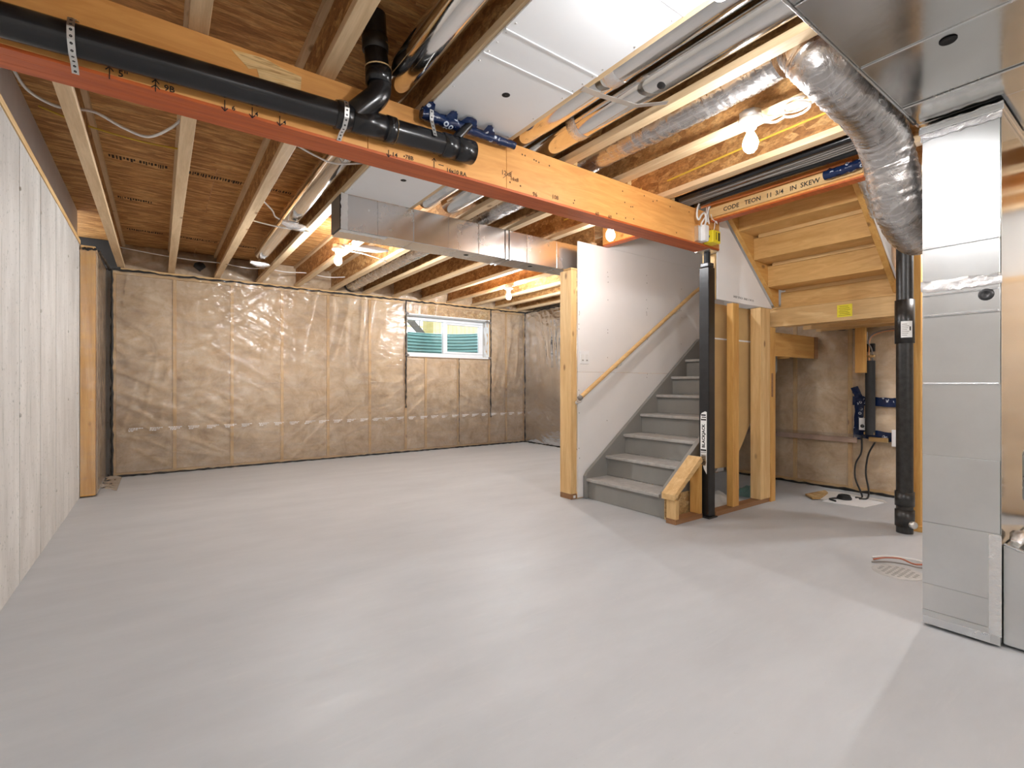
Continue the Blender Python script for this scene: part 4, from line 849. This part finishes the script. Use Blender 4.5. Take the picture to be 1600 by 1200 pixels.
wwell = thing('window_well', (4.04, 8.0, 1.2), 'curved teal corrugated steel window well outside the window', 'window well')
def well(u, v):
    a = math.pi * u; z = 1.20 + .86 * v; r = .011 * math.sin(z * 2 * math.pi / .06)
    return (4.10 - (.90 + r) * math.cos(a), 7.74 + (.80 + r) * math.sin(a), z)
MB().grid(well, 48, 110).build('corrugated_sheet', 'teal_steel', wwell)
T('rolled_rim', 'teal_steel', wwell, [well(i / 40, 1) for i in range(41)], .012, 8)
gr = MB(); gr.box(-20, 2.9, 7.72, 40, 1.85, 1.95); gr.box(5.2, 30, 7.72, 40, 1.85, 1.95); gr.box(2.9, 5.2, 8.62, 40, 1.85, 1.95); gr.box(2.9, 5.2, 7.72, 8.62, 1.1, 1.2)
g = gr.build('ground', 'lawn_gravel', None); struct(g)
fn_ = thing('board_fence', (11, 15, 1.95), 'pale wooden board fence across the yard outside window', 'fence')
fbm = None
for k in range(46):
    x = 6.7 + .15 * k; yv = 13.5
    if fbm is None: fbm = B('board', 'fence_wood', fn_, x, x + .14, yv, yv + .02, 1.95, 3.75)
    else:
        c = fbm.copy(); COL.objects.link(c); c.location = fbm.location + Vector((.15 * k, 0, 0))
for z in (2.25, 3.4): B('rail', 'fence_wood', fn_, 6.7, 13.6, 13.521, 13.56, z, z + .09)
nb = thing('neighbour_house', (6, 20, 1.95), 'white sided house wall beyond the yard', 'house')
B('wall', 'white_siding', nb, 2, 16, 20, 26, 1.95, 6.5); B('gable_trim', 'fence_wood', nb, 2, 16, 19.97, 19.995, 3.6, 3.68)
ds = thing('deck_stairs', (4.7, 9.7, 1.95), 'dark deck stair stringer with slim balusters outside window', 'deck stairs')
MB().bar((4.1, 9.7, 2.68), (4.75, 9.7, 2.03), .05, .13).build('stringer', 'stained_dark', ds)
for k in range(4): T('baluster', 'stained_dark', ds, [(4.22 + .11 * k, 9.7, 2.55 - .11 * k), (4.22 + .11 * k, 9.7, 3.4)], .009, 8)
tag(B('deck_post', 'olive_post', None, 4.74, 4.90, 9.75, 9.95, 1.952, 3.9, .005), 'olive brown square deck post outside window', 'post')

# ------------------------------------------------------------------ floor drain with wire
fdn = thing('floor_drain', (3.5, .98, 0), 'round perforated metal floor drain in grey slab beside duct', 'floor drain')
MB().lathe([(.001, .004), (.11, .004), (.125, .002), (.126, 0)], (3.50, 1.0, 0), n=28).build('grate', 'drain_metal', fdn)
hb = None
for i in range(-3, 4):
    for j in range(-3, 4):
        x, y_ = 3.50 + .028 * i, 1.0 + .028 * j
        if math.hypot(x - 3.5, y_ - 1) > .1: continue
        if hb is None: hb = MB().lathe([(.001, .0048), (.009, .0048), (.010, .004)], (x, y_, 0), n=8).build('hole', 'drain_hole', fdn); h0 = Vector((x, y_, 0))
        else: c = hb.copy(); COL.objects.link(c); c.location = hb.location + Vector((x, y_, 0)) - h0
for k, (pts, mt, lab) in enumerate(([[(3.62, 1.16, .006), (3.68, 1.12, .014), (3.72, 1.05, .02), (3.70, .98, .012), (3.76, .93, .01)], 'rust_wire', 'reddish twisted wire lying beside floor drain'], [[(3.56, 1.15, .006), (3.62, 1.08, .012), (3.64, 1.0, .016), (3.66, .94, .01), (3.75, .87, .006)], 'wire_grey', 'dark thin wire lying over edge of floor drain'], [[(3.66, 1.18, .005), (3.74, 1.12, .012), (3.78, 1.0, .016), (3.8, .9, .006)], 'wire_white', 'pale thin wire curled beside floor drain'])):
    tag(T('wire_scrap', mt, None, smooth(pts), .005, 6), lab, 'wire')
